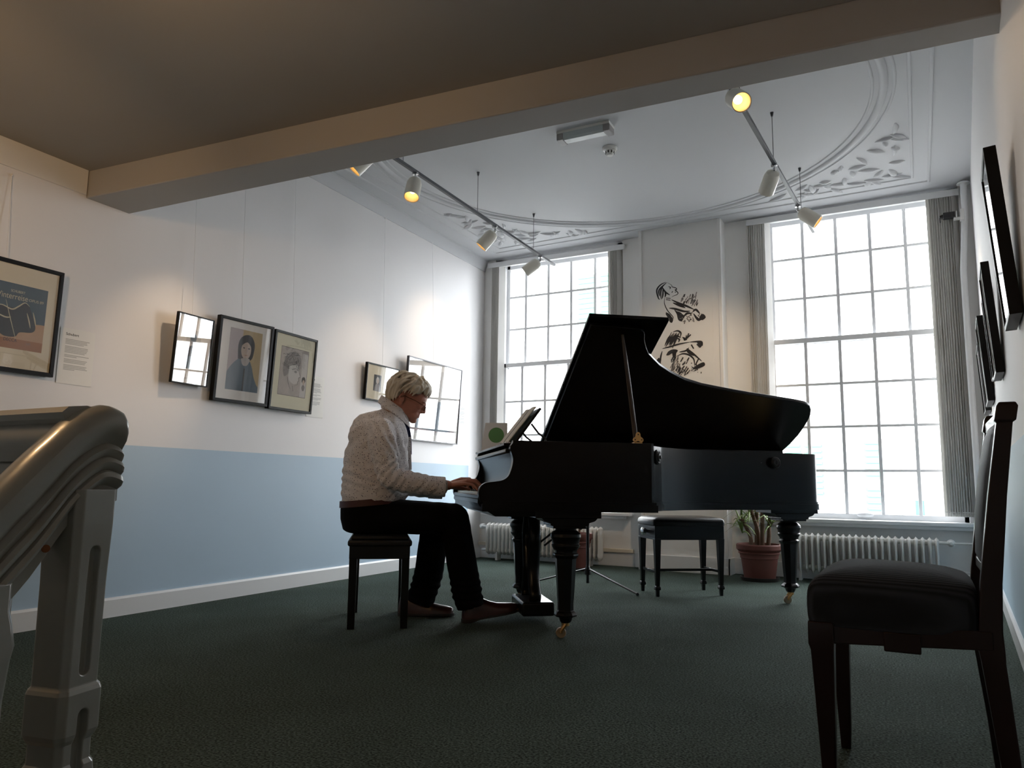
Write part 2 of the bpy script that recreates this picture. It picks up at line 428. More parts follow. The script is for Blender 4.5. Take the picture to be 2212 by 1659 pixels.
# window wall: strips round two tall openings, and the pier between them
WL = (-4.05, -2.56); WR = (-1.30, 0.405); ZS = 0.50
YW0, YW1 = 7.10, 7.42
mb = MB()
mb.box((-4.6, YW0, 0), (-2.5, YW1, ZS)); mb.box((-1.53, YW0, 0), (0.9, YW1, ZS))            # under the sills
mb.box((-4.6, YW0, ZS), (WL[0], YW1, 3.5)); mb.box((WL[1], YW0, ZS), (-2.33, YW1, 3.5))
mb.box((-2.5, YW0, 0), (-2.33, YW1, ZS)); mb.box((-1.53, YW0, ZS), (WR[0], YW1, 3.5)); mb.box((WR[1], YW0, ZS), (0.9, YW1, 3.5))
mb.box((WL[0], YW0 + 0.05, 3.215), (WL[1], YW1, 3.5)); mb.box((WR[0], YW0 + 0.05, 3.27), (WR[1], YW1, 3.5))
mb.box((-2.33, 6.93, 0), (-1.53, YW1, 3.5))                                                 # pier
struct('wall_window', mb, M['white_wall'])

# main ceiling, beam, lower ceiling
mb = MB()
q = [(-4.6, 2.5), (0.9, 2.5), (0.9, 7.5), (-4.6, 7.5)]
mb.hexa([(x, y, zc(x)) for x, y in q], [(x, y, zc(x) + 0.2) for x, y in q])
struct('ceiling', mb, M['ceiling'])
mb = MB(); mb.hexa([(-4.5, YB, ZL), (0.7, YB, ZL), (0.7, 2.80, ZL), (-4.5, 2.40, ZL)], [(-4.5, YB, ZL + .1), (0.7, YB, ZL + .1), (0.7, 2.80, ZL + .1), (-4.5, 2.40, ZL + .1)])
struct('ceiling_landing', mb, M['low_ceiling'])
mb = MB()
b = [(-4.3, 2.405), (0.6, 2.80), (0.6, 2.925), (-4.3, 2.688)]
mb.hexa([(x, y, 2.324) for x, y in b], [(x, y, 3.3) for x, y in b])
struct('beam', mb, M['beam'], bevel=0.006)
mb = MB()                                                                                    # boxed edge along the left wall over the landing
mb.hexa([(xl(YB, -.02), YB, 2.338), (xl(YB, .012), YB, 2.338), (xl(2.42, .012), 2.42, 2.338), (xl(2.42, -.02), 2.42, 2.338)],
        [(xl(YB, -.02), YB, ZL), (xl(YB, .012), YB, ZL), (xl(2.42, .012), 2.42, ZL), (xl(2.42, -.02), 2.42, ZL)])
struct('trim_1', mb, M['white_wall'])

# skirtings
def strip(name, fx, y0, y1, z0, z1, th, m_, side):
    mb = MB(); pr = [(0, z0), (th, z0), (th, z1 - .012), (th - .008, z1), (0, z1)]
    rs = []
    for y in (y0, y1): rs.append([Vector((fx(y) + side * (d - 0.001), y, z)) for d, z in pr])
    if side < 0: rs = [r[::-1] for r in rs]
    rs = rs[::-1]
    mb.rings(rs); return struct(name, mb, m_)
strip('baseboard_left', xl, YB, 7.1, 0, 0.107, 0.02, M['trim'], 1)
strip('baseboard_right', xr, YB, 7.1, 0, 0.107, 0.018, M['trim'], -1)
mb = MB()
mb.box((-4.2, 7.075, 0), (-2.45, 7.1, 0.13)); mb.box((-4.2, 7.06, 0.13), (-2.46, 7.1, 0.165), 1); mb.box((-1.42, 7.08, 0), (0.5, 7.1, 0.13))
mb.box((-2.45, 7.08, 0), (-2.35, 7.1, 0.14)); mb.box((-1.51, 7.08, 0), (-1.42, 7.1, 0.14))
mb.box((-2.35, 6.905, 0), (-1.51, 6.93, 0.145)); mb.box((-2.355, 6.905, 0), (-2.33, 7.1, 0.145)); mb.box((-1.53, 6.905, 0), (-1.505, 7.1, 0.145))
struct('baseboard_window', mb, [M['trim'], M['cream_trim']], bevel=0.004)
# raised edges of the pier (flat pilaster with a slightly sunk panel)
mb = MB()
mb.box((-2.33, 6.915, 0.145), (-2.30, 6.93, 3.27)); mb.box((-1.56, 6.915, 0.145), (-1.53, 6.93, 3.28))
struct('trim_2', mb, M['white_wall'], bevel=0.003)

# cornice on the left wall, plaster rings and beads on the ceiling
mb = MB(); rs = []
for y in (7.1, 2.5):
    rs.append([Vector((xl(y, d), y, z)) for d, z in ((-.01, 3.135), (.008, 3.135), (.012, 3.16), (.03, 3.2), (.036, 3.245), (.05, 3.25), (.05, 3.3), (-.01, 3.3))])
mb.rings(rs)
struct('cornice_left', mb, M['ceiling'], smooth=40)
def bead(mb, pts, w, h, close=False):
    rs = []
    n = len(pts)
    for i, p in enumerate(pts):
        a = Vector(pts[(i - 1) % n] if (close or i > 0) else pts[i]); b = Vector(pts[(i + 1) % n] if (close or i < n - 1) else pts[i])
        d = (b - a).normalized(); nn = Vector((-d.y, d.x))
        ring = []
        for k in range(7):
            t = PI * k / 6
            q = Vector(p) + nn * (math.cos(t) * w / 2)
            ring.append(Vector((q.x, q.y, zc(q.x) + 0.004 - math.sin(t) * (h + .004))))
        rs.append(ring)
    if close: mb.rings(rs, close=True)
    else: mb.rings(rs)
mb = MB()
circ = lambda r: [(-1.87 + r * math.cos(2 * PI * k / 96), 4.92 + r * math.sin(2 * PI * k / 96)) for k in range(96)]
bead(mb, circ(1.80), 0.055, 0.018, True); bead(mb, circ(1.735), 0.022, 0.008, True); bead(mb, circ(1.862), 0.022, 0.008, True)
struct('trim_3', mb, M['ceiling'], smooth=50)
mb = MB()
bead(mb, [(-3.82, 3.0), (-3.82, 6.76), (0.07, 6.72), (0.07, 3.2)], 0.032, 0.010)
bead(mb, [(0.19, 3.2), (0.19, 6.86), (-3.93, 6.88), (-3.93, 3.0)], 0.036, 0.012)
struct('trim_4', mb, M['ceiling'], smooth=50)
# scrolled leaf relief in the corners between ring and beads
mb = MB(); random.seed(11)
def leafrelief(x, y, a, L, W):
    d = Vector((math.cos(a), math.sin(a), 0)); n = Vector((-d.y, d.x, 0)); c = Vector((x, y, 0))
    rs = []
    for i in range(7):
        t = i / 6; w = W * math.sin(PI * min(1, t * 1.02 + .02)) ** 0.8 + 0.002
        bend = n * (0.25 * L * t * t)
        p = c + d * (L * t) + bend
        rs.append([p + n * (w * math.cos(PI * k / 4)) + Vector((0, 0, zc(p.x) + .003 - (0.022 * math.sin(PI * k / 4) * math.sin(PI * min(.98, t + .02)) + .004))) for k in range(5)])
    mb.rings(rs)
for sx, cx_, sgn in ((0, -0.02, 1), (1, -3.70, -1)):
    for k in range(150):
        ang = random.uniform(0.12, 1.45)
        r = random.uniform(1.92, 2.0 + 0.62 * math.sin(2 * ang) ** 2)
        x = -1.87 + sgn * r * math.cos(ang); y = 4.92 + r * math.sin(ang)
        if (x < -0.02 if sgn > 0 else x > -3.72) and y < 6.66:
            leafrelief(x, y, ang * sgn + (0 if sgn > 0 else PI) + random.uniform(-1.3, 1.3), random.uniform(0.09, 0.20), random.uniform(0.014, 0.030))
struct('trim_5', mb, M['ceiling'], smooth=60)

# ------------------------------------------------------------------ windows
def window(idx, x0, x1, xs, rows_u, rows_l, zt, zb, ztr):
    w = bpy.data.objects.new('window_%d' % idx, None); COL.objects.link(w); w['kind'] = 'structure'
    w.location = ((x0 + x1) / 2, YW0, ZS); ox, oy, oz = w.location
    def B(mb, lo, hi, mi=0): mb.box((lo[0] - ox, lo[1] - oy, lo[2] - oz), (hi[0] - ox, hi[1] - oy, hi[2] - oz), mi)
    mb = MB()
    B(mb, (x0, 7.14, ZS), (x0 + .07, 7.33, zt + .06)); B(mb, (x1 - .07, 7.14, ZS), (x1, 7.33, zt + .06)); B(mb, (x0, 7.14, zt + .005), (x1, 7.33, zt + .07))
    mb.build('frame', M['sash'], w, bevel=0.004)
    for nm, y, z0, z1, rows in (('upper_sash', 7.27, ztr - .02, zt + .01, rows_u), ('lower_sash', 7.20, zb - .05, ztr + .028, rows_l)):
        mb = MB(); a, c = x0 + .055, x1 - .055
        B(mb, (a, y - .02, z0), (a + .05, y + .02, z1)); B(mb, (c - .05, y - .02, z0), (c, y + .02, z1))
        B(mb, (a, y - .02, z0), (c, y + .02, z0 + .052)); B(mb, (a, y - .02, z1 - .045), (c, y + .02, z1))
        for x in xs: B(mb, (x - .014, y - .016, z0), (x + .014, y + .016, z1))
        for z in rows: B(mb, (a, y - .0145, z - .011), (c, y + .0145, z + .011))
        if nm == 'lower_sash':
            for x in (xs[0] + .13, xs[2] + .14):                       # finger lifts
                mb.ball((x - ox, y - .028 - oy, zb - .006 - oz), (0.07, 0.018, 0.022), 14, 8)
        s = mb.build(nm, M['sash'], w, bevel=0.003)
        mb = MB(); B(mb, (a + .02, y - .002, z0 + .02), (c - .02, y + .002, z1 - .02)); mb.build('pane', M['pane'], s)
    mb = MB(); B(mb, (x0 - .16 if idx == 2 else x0 - .1, 6.99, ZS - .02), (x1 + (.03 if idx == 2 else .09), 7.30, ZS + .012))
    B(mb, (x0 - .13 if idx == 2 else x0 - .1, 7.03, ZS - .05), (x1 + .02, 7.12, ZS - .02))
    mb.build('sill', M['trim'], w, bevel=0.008, bseg=3)
    return w
window(1, WL[0], WL[1], (-3.748, -3.472, -3.202, -2.926), (2.845, 2.48), (1.664, 1.30, 0.92), 3.205, 0.557, 2.062)
window(2, WR[0], WR[1], (-1.13, -0.852, -0.567, -0.286, -0.006, 0.27), (2.895, 2.511), (1.695, 1.312, 0.927), 3.262, 0.557, 2.096)

# vertical blinds pushed aside
def blind(label, x0, x1, lx, rx, z0, z1, group):
    t = thing('vertical_blind', label, 'blind', ((x0 + x1) / 2, 7.1, z0), 0, group); ox = (x0 + x1) / 2
    mb = MB(); mb.box((x0 - ox, -.035, z1 - z0), (x1 - ox, .03, z1 - z0 + .045)); mb.box((x0 - ox, -.045, z1 - z0 - .012), (x1 - ox, -.035, z1 - z0 + .045))
    mb.build('headrail', M['trim'], t, bevel=0.003)
    for a, b in (lx, rx):
        mb = MB(); n = max(7, int((b - a) / .017)); random.seed(int(a * 100))
        for i in range(n):
            x = a + (b - a) * (i + .5) / n - ox
            R = Matrix.Rotation(math.radians(62 + random.uniform(-5, 5)), 3, 'Z')
            mb.box((x - .044, -.0012, 0.0), (x + .044, .0012, z1 - z0), R=R)
        mb.build('slats', M['blind'], t)
        mb = MB(); mb.box((a - ox - .005, -.032, .03), (b - ox + .005, -.028, .038)); mb.build('bottom_chain', M['whiteplastic'], t)
    return t
blind('white vertical blind drawn aside at the window behind the piano lid', -4.13, -2.53, (-4.06, -3.96), (-2.69, -2.58), 0.56, 3.17, 'vertical blinds')
blind('white vertical blind drawn aside at the window nearest the dark chair', -1.32, 0.41, (-1.30, -1.13), (0.175, 0.385), 0.56, 3.225, 'vertical blinds')

# ------------------------------------------------------------------ outside
mb = MB(); mb.box((-60, 8.2, -4.3), (60, 70, -4.0)); struct('street', mb, M['street'])
def house(label, x0, x1, y, z1, m_, shutters, roof=None):
    t = thing('house', label, 'building', ((x0 + x1) / 2, y, -4.0), 0, 'houses across the street'); ox, oz = (x0 + x1) / 2, -4.0
    mb = MB(); mb.box((x0 - ox, 0, 0), (x1 - ox, 6, z1 - oz)); mb.build('wall', m_, t)
    for (a, b, z0, z2) in shutters:
        mb = MB(); mb.box((a - ox, -.06, z0 - oz), (b - ox, .02, z2 - oz))
        k = int((z2 - z0) / .14)
        for i in range(k):
            z = z0 - oz + (i + .5) * (z2 - z0) / k
            mb.box((a - ox + .04, -.085, z - .02), (b - ox - .04, -.06, z + .03))
        mb.build('shutter', M['shutter'], t)
    if roof:
        mb = MB(); mb.prism([(x0 - ox - .2, 0), (x1 - ox + .2, 0), ((x0 + x1) / 2 - ox, roof)], -.2, 6, Matrix(((1, 0, 0, 0), (0, 0, 1, 0), (0, 1, 0, z1 - oz), (0, 0, 0, 1)))); mb.build('roof', M['rooftile'], t)
    return t
house('white rendered house with green louvred shutters seen through both windows', -16, -0.47, 20, 11, M['facade'],
      [(-1.15, -0.72, 1.05, 1.95), (-1.15, -0.72, -0.2, 0.85), (-2.95, -2.55, 0.6, 1.9), (-2.5, -2.05, 0.6, 1.9), (-8.6, -8.0, 5.4, 6.9), (-7.9, -7.4, 5.4, 6.9)])
house('low house with a grey tiled roof at the right edge of the far window', -0.6, 1.3, 33, 1.2, M['facade2'], [(-.2, .1, -.6, .4)], 1.3)
house('tall narrow house beside the low tiled one, past the right window edge', 1.7, 6.0, 31, 6.0, M['facade2'], [(1.5, 1.75, 0.2, 1.1), (1.5, 1.75, 1.5, 2.4)])

# ------------------------------------------------------------------ radiators and pipes
def radiator(label, x0, x1, yc, z0, z1, n, valve_right):
    t = thing('column_radiator', label, 'radiator', ((x0 + x1) / 2, yc, 0), 0, 'column radiators under the windows')
    L = x1 - x0; p = L / n; D = .075
    mb = MB()
    def leafring(z, hw, hd): return [Vector((hw * c, hd * s, z)) for c, s in ((0, -1), (.55, -.72), (.9, -.35), (1, 0), (.9, .35), (.55, .72), (0, 1), (-.55, .72), (-.9, .35), (-1, 0), (-.9, -.35), (-.55, -.72))]
    w = p * .40
    mb.rings([leafring(z0, .002, .02), leafring(z0 + .018, w * .7, D * .78), leafring(z0 + .04, w * .8, D), leafring((z0 + z1) / 2, w * .72, D * .98), leafring(z1 - .045, w * .8, D), leafring(z1 - .02, w * .9, D * .85), leafring(z1, .002, .02)])
    sec = mb.mesh('section', 35); sec.materials.append(M['radiator'])
    for i in range(n):
        o = bpy.data.objects.new('section', sec); COL.objects.link(o); o.parent = t; o.location = (-L / 2 + p * (i + .5), 0, 0)
    mb = MB()
    for z in (z0 + .045, z1 - .04): mb.cyl((-L / 2 + .01, 0, z), (L / 2 - .01, 0, z), .022, n=14)
    mb.build('header_tube', M['radiator'], t, smooth=40)
    sg = 1 if valve_right else -1
    for z in (z0 + .045, z1 - .04):
        mb = MB(); mb.tube([(sg * (L / 2 - .01), 0, z), (sg * (L / 2 + .059), 0, z), (sg * (L / 2 + .06), 0, z), (sg * (L / 2 + (.33 if valve_right else .07)), 0, z)], [.013, .013, .0085, .0085], 12)
        mb.build('pipe', M['radiator'], t, smooth=40)
    mb = MB(); mb.lathe([(.0, -.075), (.02, -.072), (.027, -.05), (.03, -.02), (.026, .0), (.012, .02), (0, .022)], 18, (sg * (L / 2 + .075), 0, z1 - .04), R=Matrix.Rotation(math.radians(-90), 3, 'X') @ Matrix.Rotation(PI, 3, 'X'))
    mb.build('valve_knob', M['whiteplastic'], t, smooth=40)
    for x in (-L * .4, L * .4):
        mb = MB(); mb.box((x - .015, .0, z1 - .1), (x + .015, 7.1 - yc, z1 - .08)); mb.build('bracket', M['radiator'], t)
        mb = MB(); mb.box((x - .012, -.04, 0), (x + .012, .04, z0 + .03)); mb.build('foot', M['radiator'], t)
    return t
radiator('white column radiator under the far window, left of the potted palm', -4.0, -2.72, 6.93, 0.055, 0.375, 28, False)
radiator('white column radiator under the window behind the dark chair', -1.05, 0.115, 6.95, 0.065, 0.395, 24, True)
mb = MB()
mb.tube([(.40, 6.99, 0), (.40, 6.99, 2.55), (.435, 6.98, 3.0), (.44, 6.97, 3.29)], .024, 14)
o = mb.build('heating_pipe', M['trim'], None, smooth=40); tag(o, 'white vertical heating pipe in the corner right of the window', 'pipe')
mb = MB(); mb.lathe([(.024, 0), (.05, 0), (.045, .012), (.024, .02)], 18, (.44, 6.97, 3.27)); mb.build('collar', M['trim'], o, smooth=40)

t = thing('wall_device', 'small black box on a white bracket beside the corner pipe near the ceiling', 'device', (.40, 6.96, 3.0))
mb = MB(); mb.box((-.12, -.035, -.01), (-.035, .03, .035)); mb.lathe([(0, 0), (.012, 0), (.02, .02), (.02, .03), (0, .03)], 12, (-.145, 0, .01), R=Matrix.Rotation(PI / 2, 3, 'Y'))
mb.box((-.148, -.02, -.045), (-.14, -.016, 0)); mb.build('body', M['blackmetal'], t, bevel=.004)
mb = MB(); mb.box((-.045, -.02, -.03), (.02, .02, -.012)); mb.box((-.03, -.025, -.012), (-.02, .025, .04)); mb.box((.0, -.03, -.04), (.03, .03, .05)); mb.build('bracket', M['whiteplastic'], t, bevel=.003)

# ------------------------------------------------------------------ ceiling fittings
t = thing('emergency_light', 'clear boxy light fitting on the ceiling next to the beam', 'light fitting', (-1.97, 4.70, 3.2815), math.radians(1))
mb = MB(); mb.box((-.20, -.055, -.02), (.20, .055, .0)); mb.build('base', M['whiteplastic'], t, bevel=.004)
mb = MB(); mb.rings([[Vector((x, y, z)) for y, z in ((-.05, -.02), (-.045, -.055), (-.03, -.068), (.03, -.068), (.045, -.055), (.05, -.02))] for x in (-.15, .15)]); mb.build('diffuser', M['acrylic'], t, smooth=30)
for s in (-1, 1):
    mb = MB(); mb.box((min(s * .15, s * .20), -.052, -.07), (max(s * .15, s * .20), .052, -.02)); mb.build('end_cap', M['greyplastic'], t, bevel=.006)
t = thing('smoke_detector', 'round white smoke detector on the ceiling beyond the clear fitting', 'detector', (-1.92, 5.06, 3.279))
mb = MB(); mb.lathe([(0, 0), (.055, 0), (.055, -.014), (.05, -.022), (.036, -.026), (0, -.026)], 28); mb.build('base', M['whiteplastic'], t, smooth=35)
mb = MB(); mb.lathe([(.034, -.026), (.03, -.05), (.022, -.062), (0, -.064)], 24)
mb.build('sensor_head', M['whiteplastic'], t, smooth=35)
mb = MB()
for k in range(8):
    a = 2 * PI * k / 8; mb.box((.029, -.004, -.048), (.034, .004, -.03), R=None) if k == 0 else mb.add([Matrix.Rotation(a, 3, 'Z') @ Vector(p) for p in ((.029, -.004, -.048), (.0345, -.004, -.048), (.0345, .004, -.048), (.029, .004, -.048), (.029, -.004, -.03), (.0345, -.004, -.03), (.0345, .004, -.03), (.029, .004, -.03))], [(0, 3, 2, 1), (4, 5, 6, 7), (0, 1, 5, 4), (1, 2, 6, 5), (2, 3, 7, 6), (3, 0, 4, 7)])
mb.build('slots', M['blackmetal'], t)

def track(label, p0, p1, wires):
    p0 = Vector(p0); p1 = Vector(p1)
    t = thing('light_track', label, 'light track', p0, 0, 'light tracks under the ceiling')
    d = (p1 - p0)
    n = Vector((-d.y, d.x, 0)).normalized() * .0125
    mb = MB(); q = [-n, d - n, d + n, n]
    mb.hexa([v + Vector((0, 0, -.01)) for v in q], [v + Vector((0, 0, .012)) for v in q]); mb.build('rail', M['track'], t, bevel=.002)
    for x, y, z in wires:
        w = Vector((x, y, 0)) - p0
        mb = MB(); mb.cyl((w.x, w.y, .01), (w.x, w.y, z - p0.z), .0022, n=6); mb.cyl((w.x, w.y, z - p0.z - .03), (w.x, w.y, z - p0.z), .006, .012, n=10); mb.build('suspension_wire', M['track'], t)
    return t
track('long ceiling light track nearer the picture wall', (-2.965, 3.05, 2.925), (-3.075, 6.56, 2.925), [(-2.995, 3.95, 3.266), (-3.018, 4.977, 3.267), (-3.037, 6.018, 3.267)])
track('long ceiling light track above the tail of the piano', (-.845, 3.2, 2.965), (-.70, 6.75, 2.965), [(-.80, 4.2, 3.291), (-.757, 5.069, 3.292), (-.716, 6.1, 3.293)])
def lamp(label, p, aim, lit, power=0.0, cone=50, blend=1.0, warm=(1, .72, .45)):
    """cylinder spotlight: stem, can, bulb; aim is the way the open end looks"""
    p = Vector(p); a = Vector(aim).normalized()
    t = thing('track_spotlight', label, 'spotlight', p, 0, 'spotlights on the ceiling tracks')
    mb = MB(); mb.box((-.02, -.013, -.02), (.02, .013, -.005)); mb.cyl((0, 0, -.015), (0, 0, -.042), .008, n=10); mb.ball((0, 0, -.046), .013, 10, 8); mb.build('stem', M['chrome'], t, smooth=40)
    R = Vector((0, 0, -1)).rotation_difference(a).to_matrix()
    c = Vector((0, 0, -.046)) + Vector((0, 0, -.052)) * 0 - a * .0
    o = c + a * .012
    mb = MB(); mb.lathe([(.0, .0), (.022, -.002), (.044, -.016), (.053, -.045), (.054, -.17), (.051, -.17), (.050, -.05), (.03, -.03), (0, -.026)], 28, o, R=R); mb.build('can', M['lampwhite'], t, smooth=40)
    mb = MB(); mb.lathe([(.0495, -.165), (.048, -.055), (.03, -.034), (0.012, -.032), (.012, -.033), (.029, -.036), (.047, -.057), (.0485, -.165)], 28, o, R=R, cap=False); mb.build('reflector', M['lampinner'], t, smooth=40)
    mb = MB(); mb.ball(o + a * .10, (.024, .024, .03), 14, 10, R=R); mb.cyl(o + a * .035, o + a * .08, .014, n=12); mb.build('bulb', M['bulb'] if lit else M['ivory'], t, smooth=60)
    if power:
        L = bpy.data.lights.new('spot', 'SPOT'); L.energy = power; L.color = warm; L.spot_size = math.radians(cone); L.spot_blend = blend; L.shadow_soft_size = .03
        ob = bpy.data.objects.new('spot_light', L); COL.objects.link(ob); ob.location = p + o + a * .172
        ob.rotation_euler = a.to_track_quat('-Z', 'Y').to_euler()
    return t
def tl(y): return (-2.965 - .0313 * (y - 3.05), y, 2.925)
def tr(y): return (-.845 + .0408 * (y - 3.2), y, 2.965)
LAMPS = [('spotlight partly hidden above the beam, nearest the picture wall', tl(3.62), (-1.07, -.70, -1.42), True, 46, 36),
         ('lit spotlight with its warm bulb showing, first along the picture wall track', tl(4.10), (.12, -.38, -.92), True, 14, 60),
         ('cream spotlight turned to the picture wall, second from the window on its track', tl(5.30), (-.60, -.25, -.76), True, 26, 56),
         ('cream spotlight hanging before the far window beside the piano lid', tl(6.22), (-.80, -.18, -.56), True, 24, 60),
         ('lit spotlight half hidden above the beam, looking towards the dark chair', tr(4.03), (.42, -.66, -.62), True, 20, 70),
         ('cream spotlight turned away, second from the window above the piano tail', tr(5.15), (-.44, .72, -.56), True, 75, 62),
         ('warm glowing spotlight aimed at the right wall, nearest the window', tr(6.02), (.76, .10, -.62), True, 30, 60)]
for a_ in LAMPS: lamp(*a_)
# ------------------------------------------------------------------ pictures
def wall_frame(side, y, z, off=0.0, lean=0.0):
    """matrix with x to the right as one faces the wall, y up, z out of the wall"""
    if side == 'L':
        n = Vector((0.99942, 0.03406, 0)); p = Vector((xl(y, off), y, z))
    else:
        n = Vector((-0.99911, 0.0423, 0)); p = Vector((xr(y, off), y, z))
    r = Vector((-n.y, n.x, 0)); u = Vector((0, 0, 1))
    m = Matrix((r, u, n)).transposed().to_4x4(); m.translation = p
    return m @ Matrix.Rotation(lean, 4, 'X')
class Art:
    """flat printed picture: coloured shapes lying on its sheet"""
    def __init__(s, z): s.mb = MB(); s.z = z; s.mats = []; s.k = 0
    def mi(s, m_):
        if m_ not in s.mats: s.mats.append(m_)
        return s.mats.index(m_)
    def poly(s, pts, m_):
        s.k += 1; z = s.z + s.k * 0.00002
        a = sum(pts[i][0] * pts[(i + 1) % len(pts)][1] - pts[(i + 1) % len(pts)][0] * pts[i][1] for i in range(len(pts)))
        if a < 0: pts = pts[::-1]
        s.mb.add([(x, y, z) for x, y in pts], [tuple(range(len(pts)))], s.mi(m_))
    def rect(s, x0, y0, x1, y1, m_): s.poly([(x0, y0), (x1, y0), (x1, y1), (x0, y1)], m_)
    def oval(s, cx, cy, rx, ry, m_, rot=0, n=22):
        s.poly([(cx + rx * math.cos(t) * math.cos(rot) - ry * math.sin(t) * math.sin(rot), cy + rx * math.cos(t) * math.sin(rot) + ry * math.sin(t) * math.cos(rot)) for t in [2 * PI * k / n for k in range(n)]], m_)
    def blob(s, pts, m_): s.poly([tuple(p)[:2] for p in cr(list(pts) + [pts[0]], 5)[:-1]], m_)
    def stroke(s, pts, w, m_, taper=True):
        P = cr([(x, y) for x, y in pts], 5) if len(pts) > 2 else [Vector(p) for p in pts]
        n = len(P); L = []; Rr = []
        for i, p in enumerate(P):
            d = (P[min(n - 1, i + 1)] - P[max(0, i - 1)]).normalized(); q = Vector((-d.y, d.x))
            ww = w * (0.10 + 0.90 * math.sin(PI * (i + .6) / (n + .2))) if taper else w
            L.append(p + q * ww / 2); Rr.append(p - q * ww / 2)
        s.k += 1; z = s.z + s.k * 0.00002
        vs = [(v.x, v.y, z) for v in L] + [(v.x, v.y, z) for v in Rr]
        s.mb.add(vs, [(i, n + i, n + i + 1, i + 1) for i in range(n - 1)], s.mi(m_))
    def text(s, t, size, cx, cy, m_, wfit=None):
        s.k += 1; z = s.z + s.k * 0.00002
        vs, fs = text_mesh(t, size)
        if wfit:
            x0 = min(v.x for v in vs); x1 = max(v.x for v in vs); kx = wfit / (x1 - x0)
        else: kx = 1
        s.mb.add([(cx + v.x * kx, cy + v.y, z + v.z) for v in vs], fs, s.mi(m_))
P = {}
P['blue'] = mat('poster_blue', (0.045, 0.085, 0.13), 0.8); P['sand'] = mat('poster_sand', (0.50, 0.32, 0.19), 0.8, var=0.1, vscale=10)
P['dark'] = mat('poster_dark', (0.02, 0.025, 0.035), 0.8); P['cream'] = mat('poster_cream', (0.60, 0.55, 0.40), 0.8); P['rust'] = mat('poster_rust', (0.34, 0.15, 0.06), 0.8)
P['slate'] = mat('print_slate', (0.10, 0.14, 0.18), 0.7); P['ochre'] = mat('print_ochre', (0.48, 0.37, 0.21), 0.8, var=0.15, vscale=8); P['mauve'] = mat('print_mauve', (0.40, 0.33, 0.33), 0.8)
P['flesh'] = mat('print_flesh', (0.50, 0.40, 0.33), 0.8); P['grey'] = mat('print_grey', (0.42, 0.38, 0.36), 0.85, var=0.25, vscale=18); P['midgrey'] = mat('print_mid_grey', (0.25, 0.235, 0.23), 0.85, var=0.3, vscale=25)
P['lightgrey'] = mat('print_light_grey', (0.56, 0.54, 0.52), 0.85); P['brick'] = mat('print_brick', (0.33, 0.12, 0.08), 0.8, var=0.2, vscale=20); P['charcoal'] = mat('print_charcoal', (0.035, 0.037, 0.042), 0.8)

def picture(label, side, y0, y1, z0, z1, fw, depth, off, lean, fmat, mount, art, zhook, group, wires=(0.5,), yaw=0.0):
    W = abs(y1 - y0); H = z1 - z0
    m = wall_frame(side, (y0 + y1) / 2, z0, off + abs(math.sin(math.radians(yaw))) * W / 2, 0.0) @ Matrix.Rotation(math.radians(yaw), 4, 'Y') @ Matrix.Rotation(math.radians(lean), 4, 'X')
    t = thing('framed_picture', label, 'picture', group=group, mtx=m)
    mb = MB(); o = [(-W / 2, 0), (W / 2, 0), (W / 2, H), (-W / 2, H)]; i = [(-W / 2 + fw, fw), (W / 2 - fw, fw), (W / 2 - fw, H - fw), (-W / 2 + fw, H - fw)]
    for k in range(4):
        k2 = (k + 1) % 4
        q = [o[k], o[k2], i[k2], i[k]]
        mb.hexa([(x, y, 0) for x, y in q], [(x, y, depth) for x, y in q])
    mb.build('frame', fmat, t, bevel=0.0015)
    mb = MB(); mb.box((-W / 2 + fw * .6, fw * .6, .003), (W / 2 - fw * .6, H - fw * .6, depth - .009)); mb.build('mount', mount, t)
    A = Art(depth - .0088); art(A, W, H); A.mb.build('print', A.mats, t)
    mb = MB(); mb.box((-W / 2 + fw * .6, fw * .6, depth - .0052), (W / 2 - fw * .6, H - fw * .6, depth - .0036)); mb.build('glass', M['picglass'], t)
    inv = m.inverted()
    for u in wires:
        a = Vector((-W / 2 + W * u, H - .002, .006)); wp = m @ a
        n = m.to_3x3() @ Vector((0, 0, 1))
        top = Vector((xl(wp.y, .006) if side == 'L' else xr(wp.y, .006), wp.y, zhook))
        mb = MB(); mb.cyl(a, inv @ top, .0016, n=6); mb.ball(inv @ top, .006, 8, 6); mb.build('hanging_wire', M['wire'], t)
    return t
def art_poster(A, W, H):
    x0, x1, y0, y1 = -.158, .170, .118, .447
    A.rect(x0, y0, x1, y1, P['sand']); A.rect(x0, .262, x1, y1, P['blue'])
    A.poly([(x1, .264), (.09, .256), (.0, .25), (x0, .268), (x0, .30), (x1, .30)], P['blue'])
    A.rect(x0, y0, x1, y0 + .05, P['rust'])
    A.blob([(x0 + .012, .205), (-.12, .185), (-.06, .19), (-.02, .175), (.03, .18), (.05, .205), (.11, .215), (.125, .245), (.10, .31), (.075, .355), (.04, .345), (.02, .325), (-.05, .325), (-.10, .32), (x0 + .012, .305)], P['dark'])
    for s_ in ([(-.10, .318), (-.05, .328), (.0, .315), (.03, .335), (.06, .36), (.085, .345)], [(.105, .32), (.118, .28), (.126, .25)], [(.075, .31), (.09, .27), (.10, .235)], [(-.09, .29), (-.03, .27), (.0, .275)], [(-.15, .31), (-.13, .29), (-.15, .25), (-.12, .22)]):
        A.stroke(s_, .007, P['cream'])
    A.stroke([(-.035, .36), (.0, .26), (.035, .165)], .004, P['cream'])
    A.text('SCHUBERT', .018, .02, .408, P['cream'], .07)
    A.text('Winterreise', .042, -.01, .380, P['cream'], .165)
    A.text('OPUS 89', .02, .115, .377, P['cream'], .075)
    A.text('DECCA', .024, .008, .160, P['dark'], .064)
    A.text('LXT', .015, .10, .152, P['midgrey'], .022)
